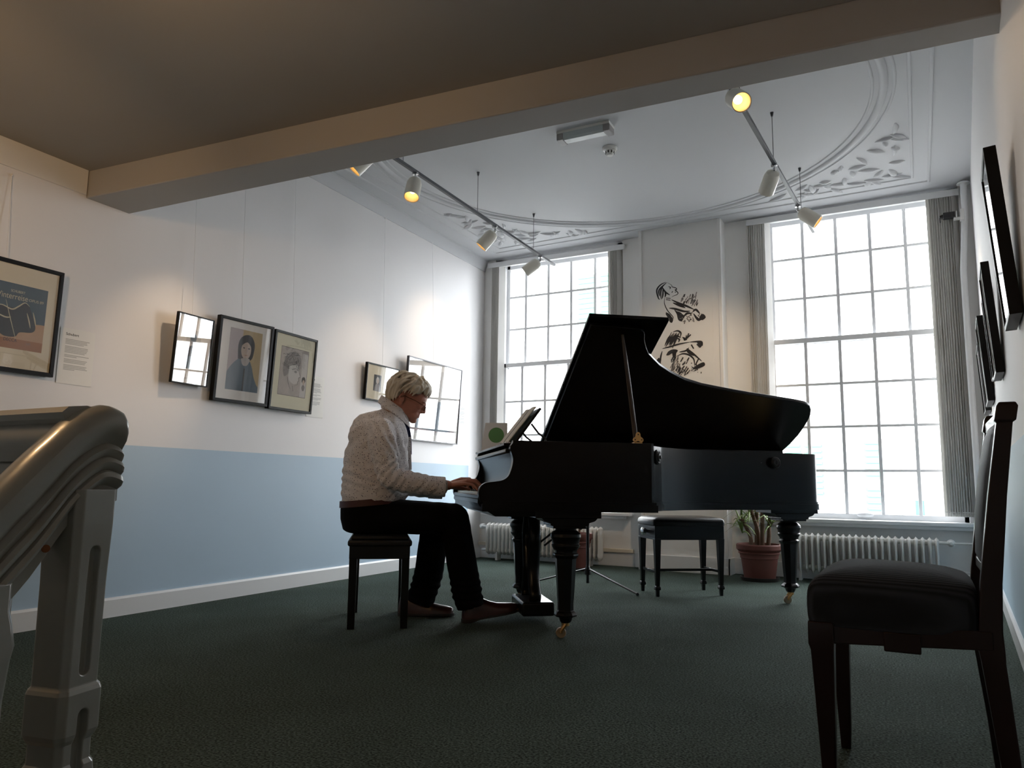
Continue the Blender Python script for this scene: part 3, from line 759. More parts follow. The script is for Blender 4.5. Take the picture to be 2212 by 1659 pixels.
def art_small(A, W, H):
    A.rect(-.06, .10, .055, .345, P['lightgrey']); A.rect(-.06, .10, .055, .18, P['slate'])
    A.oval(-.005, .285, .024, .034, P['midgrey']); A.oval(-.005, .30, .026, .026, P['slate']); A.blob([(-.05, .18), (-.03, .235), (.0, .25), (.03, .235), (.05, .18)], P['charcoal'])
    A.rect(-.10, .035, .08, .042, P['lightgrey'])
def art_portrait(A, W, H):
    x0, x1, y0, y1 = -.135, .135, .085, .50
    A.rect(x0, y0, x1, y1, P['ochre']); A.rect(x0, y0, -.03, y1, P['mauve'])
    A.poly([(x0, y0), (x1, y0), (x1, y0 + .04), (.118, .14), (.09, .19), (.07, .25), (.05, .29), (.02, .31), (-.05, .30), (-.085, .27), (-.115, .235), (x0, .20)], P['slate'])
    A.blob([(-.055, .30), (-.06, .40), (-.03, .455), (.03, .47), (.07, .43), (.075, .37), (.05, .30)], P['charcoal'])
    A.oval(.008, .365, .042, .062, P['flesh']); A.blob([(-.045, .38), (-.03, .43), (.03, .445), (.055, .40), (.05, .39), (.01, .42)], P['charcoal'])
    A.blob([(-.03, .302), (.005, .312), (.045, .304), (.025, .262), (-.012, .262)], P['grey']); A.stroke([(.012, .38), (.02, .36), (.012, .35)], .005, P['mauve'])
    A.oval(-.012, .378, .009, .004, P['charcoal']); A.oval(.03, .378, .009, .004, P['charcoal']); A.stroke([(-.006, .332), (.01, .329), (.026, .333)], .004, P['rust'])
    A.rect(.0, y0, .012, .24, P['charcoal'])
def art_drawing(A, W, H):
    x0, x1, y0, y1 = -.148, .148, .115, .462
    A.rect(x0 - .003, y0 - .003, x1 + .003, y1 + .003, P['charcoal']); A.rect(x0, y0, x1, y1, P['grey']); A.rect(.085, y0, x1, y1 - .02, P['lightgrey'])
    A.blob([(-.12, .30), (-.10, .39), (-.04, .435), (.04, .43), (.07, .38), (.05, .34), (-.02, .33), (-.06, .27), (-.10, .25)], P['midgrey'])
    A.blob([(-.05, .33), (.02, .345), (.05, .33), (.06, .29), (.075, .265), (.058, .255), (.06, .23), (.04, .21), (.0, .205), (-.05, .24)], P['lightgrey'])
    for s_ in ([(.05, .36), (.058, .30), (.078, .265), (.06, .255), (.063, .235), (.052, .222), (.055, .205), (.02, .195)], [(-.06, .25), (-.05, .21), (-.02, .16)], [(.0, .19), (.01, .15)], [(-.02, .31), (.02, .318)]):
        A.stroke(s_, .004, P['charcoal'])
    A.oval(.022, .295, .014, .009, P['midgrey'])
    for k in range(26):
        a = random.uniform(0, 6.3); cx, cy = random.uniform(-.11, .04), random.uniform(.32, .43)
        A.stroke([(cx, cy), (cx + .02 * math.cos(a), cy + .012 * math.sin(a)), (cx + .03 * math.cos(a + .8), cy + .025 * math.sin(a + .8))], .003, P['charcoal'])
    A.blob([(.095, .235), (.10, .262), (.125, .268), (.138, .245), (.13, .225), (.122, .24), (.108, .243), (.104, .225)], P['charcoal']); A.oval(.118, .228, .012, .018, P['flesh']); A.blob([(.10, .19), (.115, .21), (.135, .195), (.125, .165), (.108, .17)], P['midgrey'])
def art_pair(A, W, H):
    A.rect(-.125, .085, -.02, .225, P['charcoal']); A.oval(-.07, .178, .022, .03, P['lightgrey']); A.blob([(-.115, .086), (-.10, .135), (-.07, .15), (-.04, .135), (-.03, .086)], P['midgrey']); A.oval(-.066, .17, .014, .02, P['flesh'])
    A.rect(.055, .045, .17, .25, P['brick']); A.blob([(.085, .075), (.09, .15), (.10, .195), (.125, .2), (.135, .15), (.13, .075)], P['charcoal']); A.oval(.112, .212, .011, .015, P['flesh']); A.stroke([(.112, .195), (.112, .165)], .007, P['lightgrey']); A.blob([(.06, .046), (.065, .08), (.085, .085), (.09, .046)], P['charcoal'])
def art_wide(A, W, H):
    A.rect(-W / 2 + .06, .07, W / 2 - .06, H - .07, P['lightgrey']); A.rect(-W / 2 + .08, .09, W / 2 - .08, H * .45, P['mauve']); A.blob([(-.3, .12), (-.2, .36), (-.05, .3), (.1, .4), (.26, .3), (.33, .12)], P['slate'])
def art_plain(A, W, H):
    A.rect(-W * .3, H * .2, W * .3, H * .82, P['grey']); A.blob([(-W * .2, H * .2), (-W * .12, H * .5), (0, H * .62), (W * .14, H * .5), (W * .2, H * .2)], P['charcoal']); A.oval(0, H * .66, W * .1, H * .09, P['flesh'])
G = 'framed pictures on the left wall'
picture('large black framed blue and sand coloured record sleeve above the grey railing', 'L', 1.83, 2.312, 1.292, 1.855, .021, .03, .012, 1.6, M['frameblack'], M['matcream'], art_poster, 2.30, G, (.40,))
picture('slim black framed small print catching the window reflection, beside two deeper frames', 'L', 3.02, 3.31, 1.36, 1.80, .008, .022, .028, 3.5, M['frameblack'], M['matwhite'], art_small, 3.13, G, (.40,), 3.0)
picture('thick black framed portrait of a person in a dark coat', 'L', 3.362, 3.815, 1.286, 1.852, .020, .038, .01, 3.2, M['frameblack'], M['matwhite'], art_portrait, 3.13, G, (.42,), -4.0)
picture('black framed grey profile drawing in a pale yellow mount', 'L', 3.838, 4.303, 1.278, 1.848, .018, .038, .01, 3.2, M['frameblack'], M['matpale'], art_drawing, 3.13, G, (.45,), 2.2)
picture("small black framed pair of portraits behind the pianist's head", 'L', 4.965, 5.435, 1.468, 1.785, .011, .028, .012, 3.0, M['frameblack'], M['matcream'], art_pair, 3.13, G, (.50,))
picture('large thin framed picture full of window reflections, nearest the window', 'L', 5.545, 6.515, 1.166, 1.932, .010, .026, .012, 3.0, M['framesilver'], M['matwhite'], art_wide, 3.14, G, (.46,))
G = 'framed pictures on the right wall'
picture('large dark framed picture on the right wall above the dark chair, nearest of its row', 'R', 2.77, 3.07, 1.315, 1.875, .014, .036, .004, 3.9, M['frameblack'], M['matwhite'], art_plain, 3.1, G, ())
picture('dark framed picture on the right wall, second in the row from the chair', 'R', 4.01, 4.335, 1.298, 1.82, .014, .034, .004, 3.4, M['frameblack'], M['matwhite'], art_plain, 3.1, G, ())
picture('shallow framed picture on the right wall, third in the row from the chair', 'R', 4.62, 4.98, 1.375, 1.84, .010, .018, .004, 3.0, M['frameblack'], M['matwhite'], art_plain, 3.1, G, ())
picture('dark framed picture on the right wall, fourth in the row from the chair', 'R', 5.29, 5.71, 1.302, 1.825, .014, .034, .004, 3.2, M['frameblack'], M['matwhite'], art_plain, 3.1, G, ())
picture('dark framed picture on the right wall, farthest in the row beside the window', 'R', 5.93, 6.36, 1.302, 1.76, .014, .032, .004, 3.0, M['frameblack'], M['matwhite'], art_plain, 3.1, G, ())

def caption(label, y0, y1, z0, z1, head, seed):
    m = wall_frame('L', (y0 + y1) / 2, z0, .0005); W = y1 - y0; H = z1 - z0
    t = thing('caption_card', label, 'caption', group='printed caption cards on the left wall', mtx=m)
    mb = MB(); mb.box((-W / 2, 0, 0), (W / 2, H, .0022)); mb.build('card', M['paperwhite'], t)
    A = Art(.0024); random.seed(seed)
    if head: A.text(head, .021, -W * .16, H - .032, M['ink'], W * .36)
    else: A.rect(-W * .33, H - .036, -W * .08, H - .026, M['ink'])
    z = H - .058
    for n in (4, 5, 2, 3, 4):
        for k in range(n):
            A.rect(-W * .34, z - .0042, W * .36 - (random.uniform(0, W * .1) if k < n - 1 else random.uniform(.1, .4) * W), z, M['greyink']); z -= .0078
        z -= .008
    A.mb.build('print', A.mats, t)
caption('pale caption card with a heading, beside the record sleeve picture', 2.352, 2.552, 1.272, 1.575, 'Schubert', 1)
caption('white caption card beside the pale mounted drawing', 4.295, 4.487, 1.262, 1.583, None, 2)
caption('white caption card between the large reflecting picture and the window', 6.525, 6.737, 1.302, 1.616, None, 3)

# ink drawing on the pier between the windows
def pq(px, py):        # measured positions on the sheet, in metres on the pier's face
    a, b_ = px * .1687 - 55.0, py * .1687 - 37.0
    return (-2.169 + a * .004475 - b_ * .00005 + 1.93, 2.796 - b_ * .004535 - a * .00056 - 1.40)
m = Matrix(((1, 0, 0, -1.93), (0, 0, -1, 6.9292), (0, 1, 0, 1.40), (0, 0, 0, 1)))
t = thing('ink_drawing', 'tall sheet of two black ink figures on the pier behind the piano lid', 'drawing', mtx=m)
mb = MB(); mb.box((-.235, -.1, 0), (.31, 1.385, .0015)); mb.build('sheet', M['paperwhite'], t)
A = Art(.0017); random.seed(5)
K, Wm = M['ink'], M['inkwash']
def S(pts, w=.010, m_=K): A.stroke([pq(*p) for p in pts], w * 1.35, m_)
for pts in ([(470, 295), (400, 330), (350, 400), (370, 500), (390, 520)], [(480, 300), (420, 360), (400, 440), (410, 520)], [(440, 330), (380, 400), (385, 480)], [(430, 380), (430, 450), (420, 510)], [(415, 350), (460, 420), (520, 460)], [(450, 400), (465, 450), (455, 490)]): S(pts, .012)
for pts in ([(480, 297), (540, 330), (552, 355), (600, 370), (606, 390), (590, 395), (625, 430), (610, 455), (560, 475), (545, 490)], [(500, 350), (530, 365), (515, 385)], [(560, 410), (545, 430)], [(585, 420), (600, 425)], [(470, 500), (530, 505)], [(470, 520), (528, 528)], [(455, 490), (450, 570), (490, 660), (560, 740), (555, 780)]): S(pts, .007)
for pts in ([(540, 520), (640, 565), (740, 600), (830, 640)], [(560, 560), (640, 590), (720, 620)], [(510, 630), (580, 635), (700, 665), (780, 660)], [(580, 650), (620, 700), (640, 770), (680, 790)], [(600, 670), (660, 700), (690, 760)], [(690, 740), (740, 690), (800, 690)], [(810, 670), (850, 640), (900, 690)], [(820, 690), (870, 760), (900, 775)], [(470, 680), (500, 740), (545, 760), (530, 810)], [(480, 690), (520, 730), (550, 790)]): S(pts, .016)
A.blob([pq(*p) for p in ((470, 680), (510, 715), (560, 770), (545, 815), (515, 800), (505, 750), (468, 715))], K)
A.blob([pq(*p) for p in ((880, 780), (900, 720), (935, 690), (970, 720), (955, 755), (915, 770))], K)
A.blob([pq(*p) for p in ((600, 660), (660, 690), (700, 720), (680, 780), (640, 765), (620, 710))], K)
for k in range(44):
    x = random.uniform(660, 860); y = random.uniform(480, 600); S([(x, y), (x + random.uniform(8, 30), y - random.uniform(20, 70))], random.uniform(.004, .010), Wm if k % 3 else K)
for k in range(26):
    x = random.uniform(660, 830); y = random.uniform(690, 800); S([(x, y), (x + random.uniform(-25, 25), y + random.uniform(-40, 30))], random.uniform(.004, .010), Wm if k % 3 else K)
for k in range(20):
    x = random.uniform(885, 960); y = random.uniform(700, 775); S([(x, y), (x + random.uniform(-20, 20), y + random.uniform(-25, 15))], .006)
for k in range(24):
    x = 470 + k * 5; S([(x + 60, 950 + random.uniform(-20, 20)), (x + 20, 1020), (x - 20, 1080 + random.uniform(0, 60))], random.uniform(.004, .009))
for pts in ([(560, 930), (620, 915), (660, 940), (650, 1000)], [(560, 990), (610, 980), (660, 1000)], [(600, 1010), (640, 1020), (630, 1060)], [(680, 990), (720, 1020), (730, 960)], [(735, 1010), (760, 940)], [(740, 1000), (785, 955)], [(420, 1150), (520, 1120), (640, 1080), (770, 1050)], [(640, 1180), (720, 1160), (760, 1120)], [(770, 1050), (850, 1040), (920, 1040), (930, 1090)], [(790, 1080), (820, 1130)], [(860, 1070), (900, 1110)], [(420, 1180), (400, 1260), (395, 1350)], [(600, 1240), (680, 1200), (760, 1210), (820, 1260), (830, 1340)], [(740, 1130), (800, 1180), (860, 1230), (920, 1280)], [(840, 1330), (880, 1250)], [(550, 1180), (570, 1300), (540, 1400)]): S(pts, .012)
for poly in (((470, 1230), (500, 1180), (560, 1150), (620, 1160), (600, 1200), (590, 1280), (570, 1340), (555, 1280), (560, 1200), (500, 1230)), ((730, 1130), (790, 1160), (830, 1210), (800, 1215), (740, 1180)), ((800, 1390), (860, 1330), (940, 1290), (955, 1330), (880, 1370)), ((860, 1050), (900, 1035), (930, 1070), (900, 1115), (880, 1080)), ((330, 1320), (380, 1265), (390, 1330), (370, 1340)), ((690, 990), (720, 1000), (740, 1020), (700, 1035))):
    A.blob([pq(*p) for p in poly], K)
for k in range(60):
    x = random.uniform(520, 740); y = random.uniform(1280, 1480); S([(x, y), (x + random.uniform(10, 40), y - random.uniform(20, 70))], random.uniform(.005, .012), K if k % 3 else Wm)
for k in range(26):
    x = random.uniform(780, 940); y = random.uniform(1310, 1420); S([(x, y), (x + random.uniform(-20, 25), y + random.uniform(-20, 20))], random.uniform(.004, .009))
A.mb.build('ink_strokes', A.mats, t)
# ------------------------------------------------------------------ grand piano (x towards the tail, y towards the straight side)
PA = math.radians(38)
PO = Vector((-1.53, 3.53, 0))
pn = thing('grand_piano', 'dark polished grand piano with its lid propped open', 'piano', PO, PA)
def v2(pts): return [tuple(p)[:2] for p in pts]
bent = [(.402, 0.0), (.418, .010), (.432, .058), (.474, .185), (.552, .292), (.616, .358), (.832, .507), (1.11, .595), (1.525, .678), (1.738, .722), (1.81, .79), (1.857, .902), (1.89, 1.12), (1.885, 1.36)]
bc = v2(cr(bent[2:], 6)); outer = [bent[0], bent[1]] + bc
def inset(path, d):
    out = []
    for i, p in enumerate(path):
        a = Vector(path[max(0, i - 1)]); b = Vector(path[min(len(path) - 1, i + 1)]); t_ = (b - a).normalized(); n = Vector((-t_.y, t_.x)); out.append(tuple(Vector(p) + n * d))
    return out
RW_ = .045
inner = inset(outer, RW_); inner[0] = (.36, RW_); inner[1] = (.375, RW_ + .005); inner[-1] = (1.84, 1.36 - RW_)
outer.append((-.05, 1.36)); inner.append((-.05, 1.36 - RW_))
mb = MB(); n = len(outer); vs = []
for z in (.676, .985): vs += [(x, y, z) for x, y in outer] + [(x, y, z) for x, y in inner]
fs = []
for i in range(n - 1):
    fs += [(i, i + 1, 2 * n + i + 1, 2 * n + i), (n + i + 1, n + i, 3 * n + i, 3 * n + i + 1), (2 * n + i, 2 * n + i + 1, 3 * n + i + 1, 3 * n + i), (i + 1, i, n + i, n + i + 1)]
fs += [(0, 2 * n, 3 * n, n), (n - 1, 2 * n - 1, 4 * n - 1, 3 * n - 1)]
mb.add(vs, fs); mb.build('rim', M['piano'], pn, smooth=32)
# bottom moulding and underside
def outline_off(d):
    o = inset(outer[:-1], -d); o[0] = (.402, -d); o[1] = (.402 + .018 + d, -d + .004); o[-1] = (outer[-2][0] + d, 1.36 + d)
    return [(-.462 - d, -d)] + o + [(-.462 - d, 1.36 + d)]
mb = MB()
for d, z0, z1 in ((.012, .632, .668), (.006, .668, .682)): mb.prism(outline_off(d), z0, z1)
mb.build('bottom_moulding', M['piano'], pn, smooth=32)
# cheeks with scrolled fronts
prof = [(-.476, .676), (-.488, .70), (-.492, .722), (-.486, .748), (-.472, .764), (-.452, .773), (-.41, .779), (-.370, .787), (-.345, .806), (-.332, .835), (-.324, .865), (-.322, .893), (-.329, .920), (-.336, .938), (-.334, .958), (-.324, .972), (-.322, .985)]
prof = v2(cr(prof, 4))
FR = Matrix(((1, 0, 0, 0), (0, 0, 1, 0), (0, 1, 0, 0), (0, 0, 0, 1)))
for t0, t1, s1 in ((0, .05, .402), (1.31, 1.36, -.04)):
    mb = MB(); mb.prism(prof + [(s1, .985), (s1, .676)], t0, t1, FR); mb.build('cheek', M['piano'], pn, smooth=40, bevel=.004)
# keybed, key slip, keys
mb = MB(); mb.prism([(-.488, .69), (-.49, .672), (-.478, .655), (-.40, .606), (.0, .606), (.0, .69)], .05, 1.31, FR); mb.build('keybed', M['piano'], pn, smooth=30)
mb = MB(); mb.box((-.488, .05, .69), (-.468, 1.31, .712)); mb.build('key_slip', M['piano'], pn, bevel=.004)
kw = 1.222 / 52; K0 = .069
mb = MB(); mb.box((-.466, .0008, .700), (-.315, kw - .0008, .724)); wk = mb.mesh('white_key'); wk.materials.append(M['ivory'])
mb = MB(); mb.hexa([(-.418, -.006, .722), (-.315, -.006, .722), (-.315, .006, .722), (-.418, .006, .722)], [(-.410, -.0045, .735), (-.315, -.0045, .735), (-.315, .0045, .735), (-.410, .0045, .735)]); bk = mb.mesh('black_key'); bk.materials.append(M['black'])
for i in range(52):
    o = bpy.data.objects.new('white_key', wk); COL.objects.link(o); o.parent = pn; o.location = (0, K0 + kw * i, 0)
    if i > 0 and (i % 7) not in (3, 6) and i < 51:
        o = bpy.data.objects.new('black_key', bk); COL.objects.link(o); o.parent = pn; o.location = (0, K0 + kw * i, 0)
for t0 in (.05, 1.291):
    mb = MB(); mb.box((-.462, t0, .69), (-.318, t0 + .019, .738)); mb.build('key_block', M['piano'], pn, bevel=.006)
# fallboard standing open, its lip, music tray and desk
fb = v2(cr([(-.314, .735), (-.306, .76), (-.296, .80), (-.297, .85), (-.312, .90), (-.328, .925)], 4))
mb = MB(); mb.prism(fb + [(-.31, .935), (-.28, .90), (-.274, .80), (-.29, .735)], .052, 1.308, FR); mb.build('fallboard', M['piano'], pn, smooth=45)
mb = MB(); mb.box((-.352, .052, .925), (-.29, 1.308, .946)); mb.build('fallboard_lip', M['piano'], pn, bevel=.006, bseg=3)
mb = MB(); mb.box((-.355, .09, .962), (-.06, 1.27, .976)); mb.build('music_tray', M['piano'], pn, bevel=.003)
def slant(mb, s0, z0, s1, z1, t0, t1, th):
    d = Vector((s1 - s0, 0, z1 - z0)).normalized(); n = Vector((d.z, 0, -d.x)) * th
    a, b = Vector((s0, t0, z0)), Vector((s0, t1, z0)); c, e = Vector((s1, t1, z1)), Vector((s1, t0, z1))
    mb.hexa([a + n, b + n, c + n, e + n], [a, b, c, e])
mb = MB(); slant(mb, -.262, .992, -.118, 1.19, .33, .76, .014); mb.box((-.29, .33, .976), (-.25, .76, .99)); mb.build('music_desk', M['piano'], pn, bevel=.003)
for t_ in (.36, .72):
    mb = MB(); mb.tube([(-.16, t_, 1.10), (-.12, t_, 1.05), (-.08, t_, 1.02), (-.07, t_, .976)], .006, 8); mb.build('desk_strut', M['blackmetal'], pn)
for t_ in (.345, .40, .47, .55, .66):
    mb = MB(); mb.cyl((-.285, t_, .99), (-.285, t_ + .03, .99), .008, n=10); mb.box((-.305, t_, .976), (-.285, t_ + .02, .996)); mb.build('desk_hinge', M['chrome'], pn)
mb = MB(); mb.box((.10, 1.325, .98), (1.885, 1.362, 1.034)); mb.build('hinge_rail', M['piano'], pn, bevel=.003)
# inside: gilt plate, strings, dampers
mb = MB(); ip = [(.02, .06)] + [q for q in inset(outer[:-1], RW_ + .012)[1:]] + [(.02, 1.30)]
mb.prism(ip, .875, .89); mb.build('iron_plate', M['gold'], pn, smooth=30)
mb = MB()
for i in range(46):
    t0 = .10 + i * .0255
    s1 = min([a[0] for a in outer[2:-1] if a[1] >= t0 + .02] + [1.7]) - .11
    mb.cyl((.05, t0, .925), (s1, t0 + .01, .92), .0012, n=4)
mb.build('strings', M['chrome'], pn)
mb = MB()
for i in range(60): mb.box((.12, .09 + i * .0197, .93), (.17, .097 + i * .0197, .958))
mb.build('dampers', M['piano_in'], pn)
# lid: big leaf hinged on the far side, front leaf folded back on top of it
TH = math.radians(26); HZ = 1.012
LF = Matrix.Translation((0, 1.36, HZ)) @ Matrix(((1, 0, 0, 0), (0, -math.cos(TH), math.sin(TH), 0), (0, math.sin(TH), math.cos(TH), 0), (0, 0, 0, 1)))
LF2 = Matrix(((1, 0, 0, 0), (0, -math.cos(TH), math.sin(TH), 1.36), (0, math.sin(TH), math.cos(TH), 1.03), (0, 0, 0, 1)))
lc = [(.121, 1.353), (.385, 1.342), (.409, 1.337), (.432, 1.318), (.445, 1.29), (.458, 1.245), (.491, 1.173), (.524, 1.115), (.566, 1.069), (.626, 1.007), (.720, .935), (.837, .863), (.97, .812), (1.113, .777), (1.32, .732), (1.528, .694), (1.66, .669), (1.745, .648), (1.79, .622), (1.822, .579), (1.85, .52), (1.869, .462), (1.89, .35), (1.903, .243), (1.905, .12), (1.897, 0)]
lid_poly = [(.121, 0)] + lc
mb = MB(); mb.prism(lid_poly, 0, .024, LF2); mb.build('lid', M['lid'], pn, smooth=35, bevel=.004)
fm = LF2 @ Matrix.Translation((0, 0, .026))
mb = MB(); mb.prism([(.105, 0), (.105, 1.40), (.556, 1.40), (.556, 0)], 0, .022, fm); mb.build('lid_front_leaf', M['lid'], pn, bevel=.004)
for w in (.15, .68, 1.2):
    mb = MB(); mb.tube([fm @ Vector((.108, w - .05, -.002)), fm @ Vector((.108, w + .05, -.002))], .007, 8); mb.build('lid_hinge', M['black'], pn)
for s_ in (.3, .9, 1.5):
    mb = MB(); mb.tube([(s_ - .06, 1.366, 1.0), (s_ + .06, 1.366, 1.0)], .009, 8); mb.build('lid_hinge', M['black'], pn)
top = LF2 @ Vector((.318, 1.285, 0)); bot = Vector((.330, .03, 1.0))
mb = MB(); mb.tube([bot, bot.lerp(top, .5), top], [.011, .010, .007], 10, flat=(1.25, .7)); mb.build('lid_prop', M['piano_in'], pn, smooth=50)
mb = MB(); tre = []
for k in range(48):
    a = 2 * PI * k / 48; r = .021 + .007 * math.cos(3 * (a - PI / 2)); tre.append((.334 + r * math.cos(a) * 1.12, 1.012 + r * math.sin(a) * 1.1))
mb.prism(tre, .006, .012, FR)
mb.box((.312, .006, .984), (.356, .045, .99)); mb.build('prop_bracket', M['brass'], pn, smooth=40)
mb = MB()
for x, z in ((.334, 1.03), (.317, 1.003), (.352, 1.003)): mb.cyl((x, .004, z), (x, .0065, z), .0035, n=8)
mb.build('bracket_screws', M['blackmetal'], pn)
# turned rosettes on the curved side
for (x, y, nx, ny, g) in ((.478, .190, .80, -.60, 1.15), (1.44, .662, .20, -.98, 1.0)):
    a = Vector((nx, ny, 0)).normalized(); R = Vector((0, 0, 1)).rotation_difference(a).to_matrix()
    mb = MB(); mb.lathe([(a_ * g, b_ * g) for a_, b_ in ((0, -.03), (.030, -.02), (.030, .012), (.036, .018), (.036, .026), (.028, .032), (.022, .030), (.018, .036), (.010, .036), (.007, .042), (0, .043))], 28, Vector((x, y, .922)), R=R); mb.build('rosette', M['black'], pn, smooth=40)
# legs: octagonal turned columns on castors
lp = [(.024, .075), (.031, .085), (.034, .098), (.040, .103), (.058, .108), (.060, .116), (.054, .126), (.042, .136), (.041, .17), (.044, .20), (.056, .395), (.062, .402), (.067, .410), (.066, .418), (.058, .424), (.060, .437), (.069, .452), (.073, .460), (.068, .468), (.070, .485), (.078, .503), (.076, .518), (.064, .530), (.053, .538), (.055, .546), (.062, .550), (.062, .556), (.072, .562)]
def leg(x, y, wheel):
    mb = MB(); mb.lathe(lp, 8, (x, y, 0), ph=PI / 8); mb.lathe([(r * 1.02, z) for r, z in lp if z > .425], 24, (x, y, 0))
    l = mb.build('leg', M['black'], pn, smooth=28, bevel=.0015)
    mb = MB(); mb.box((x - .18, y - .105, .600), (x + .16, y + .105, .634))
    mb.prism(v2(cr([(-.145, .60), (-.13, .585), (-.10, .575), (-.085, .56), (.085, .56), (.10, .575), (.13, .585), (.145, .60)], 3)), y - .09, y + .09, Matrix(((1, 0, 0, x), (0, 0, 1, 0), (0, 1, 0, 0), (0, 0, 0, 1))))
    mb.box((x - .085, y - .085, .548), (x + .085, y + .085, .566)); mb.build('leg_block', M['black'], l, bevel=.003)
    wx, wy = wheel
    mb = MB(); ax = Vector((-wy, wx, 0)).normalized(); R = Vector((0, 0, 1)).rotation_difference(ax).to_matrix(); c = Vector((x + wx, y + wy, .026))
    mb.lathe([(0, -.011), (.024, -.011), (.0262, -.007), (.0262, .007), (.024, .011), (0, .011)], 24, c, R=R); mb.build('castor_wheel', M['porcelain'], l, smooth=35)
    mb = MB(); mb.cyl((x, y, .06), (x, y, .085), .02, n=14)
    for s_ in (-.015, .015): mb.tube([Vector((x, y, .068)) + ax * s_, c + ax * s_ + Vector((0, 0, .012)), c + ax * s_], [.010, .009, .008], 8)
    mb.build('castor_fork', M['brass'], l, smooth=40)
leg(-.02, .124, (-.022, .004)); leg(-.05, 1.20, (-.02, -.008)); leg(1.775, 1.095, (-.024, .0))
# lyre and pedals
mb = MB(); mb.box((-.172, .50, .042), (.012, .86, .118)); mb.build('pedal_box', M['black'], pn, bevel=.012, bseg=3)
for sg in (-1, 1):
    mb = MB(); pts = [(-.09, .68 + sg * a, z) for a, z in ((.06, .60), (.085, .55), (.11, .47), (.085, .36), (.075, .28), (.10, .20), (.13, .15), (.12, .118))]
    mb.tube(cr(pts, 4), .030, 10, flat=(1.15, .8)); mb.build('lyre_post', M['black'], pn, smooth=45)
for a in (-.018, .018):
    mb = MB(); mb.cyl((-.09, .68 + a, .10), (-.09, .68 + a, .60), .0055, n=8); mb.build('pedal_rod', M['brass'], pn, smooth=45)
mb = MB(); mb.box((-.16, .57, .585), (-.02, .79, .607)); mb.build('lyre_top', M['black'], pn, bevel=.005)
for y in (.60, .76):
    mb = MB(); mb.cyl((-.03, y, .42), (.22, y, .607), .006, n=8); mb.build('lyre_brace', M['blackmetal'], pn, smooth=45)
for y in (.63, .73):
    mb = MB(); mb.tube(cr([(-.12, y, .062), (-.20, y, .064), (-.25, y, .056), (-.285, y, .05)], 3), [.011] * 7 + [.016] * 2 + [.014], 10, flat=(1.3, .6)); mb.build('pedal', M['brass'], pn, smooth=50)

# music on the piano
PF = Matrix.Translation(PO) @ Matrix.Rotation(PA, 4, 'Z')
t = thing('sheet_music', 'open music book on the piano desk in front of the pianist', 'music book', mtx=PF @ Matrix.Translation((-.282, .55, .992)))
mb = MB(); d = Vector((.150, 0, .196)); u = d.normalized(); nn = Vector((-u.z, 0, u.x))
def page(mb, t0, t1, o0, o1, th, L=.25, mi=0):
    rs = []
    for k in range(7):
        f = k / 6; tt = t0 + (t1 - t0) * f; oo = o0 + (o1 - o0) * f + .006 * math.sin(PI * f)
        p = Vector((.004, tt, .003)) + nn * (oo + .003); rs.append([p, p + u * L, p + u * L + nn * th, p + nn * th])
    mb.rings(rs, mi)
page(mb, -.17, -.005, .002, .001, .004); page(mb, .005, .14, .001, .003, .006); mb.build('pages', M['paper'], t)
mb = MB(); page(mb, -.176, .146, .0, .0, .0016, .254); mb.build('cover', M['ink'], t)
t = thing('booklet', 'white booklet with a green dot standing at the far end of the music tray', 'booklet', mtx=PF @ Matrix.Translation((-.255, 1.06, .977)) @ Matrix.Rotation(math.radians(-14), 4, 'Z') @ Matrix.Rotation(math.radians(-8), 4, 'X'))
mb = MB(); mb.hexa([(-.09, 0, 0), (.078, 0, 0), (.078, .004, 0), (-.09, .004, 0)], [(-.068, 0, .185), (.074, 0, .185), (.074, .004, .185), (-.068, .004, .185)]); mb.build('cover', M['paperwhite'], t)
mb = MB(); mb.prism([(.004 + .050 * math.cos(2 * PI * k / 36), .104 + .050 * math.sin(2 * PI * k / 36)) for k in range(36)], .0004, .0016, Matrix(((1, 0, 0, 0), (0, 0, -1, 0), (0, 1, 0, 0), (0, 0, 0, 1)))); mb.build('green_dot', M['greenprint'], t)

# ------------------------------------------------------------------ benches
bp_ = PF @ Vector((-.96, .73, 0))
t = thing('piano_bench', 'plain black square-legged bench the pianist sits on', 'bench', bp_, PA)
for sx in (-1, 1):
    for sy in (-1, 1):
        mb = MB(); x, y = sx * .138, sy * .262; a, b = .021, .019
        mb.hexa([(x - b, y - b, 0), (x + b, y - b, 0), (x + b, y + b, 0), (x - b, y + b, 0)], [(x - a, y - a, .38), (x + a, y - a, .38), (x + a, y + a, .38), (x - a, y + a, .38)]); mb.build('leg', M['black'], t, bevel=.003)
mb = MB(); mb.box((-.160, -.285, .362), (.160, .285, .435)); mb.build('apron', M['black'], t, bevel=.004)
mb = MB(); mb.box((-.170, -.295, .428), (.170, .295, .462)); mb.box((-.155, -.28, .46), (.155, .28, .484)); mb.build('seat', M['leather'], t, bevel=.014, bseg=4)

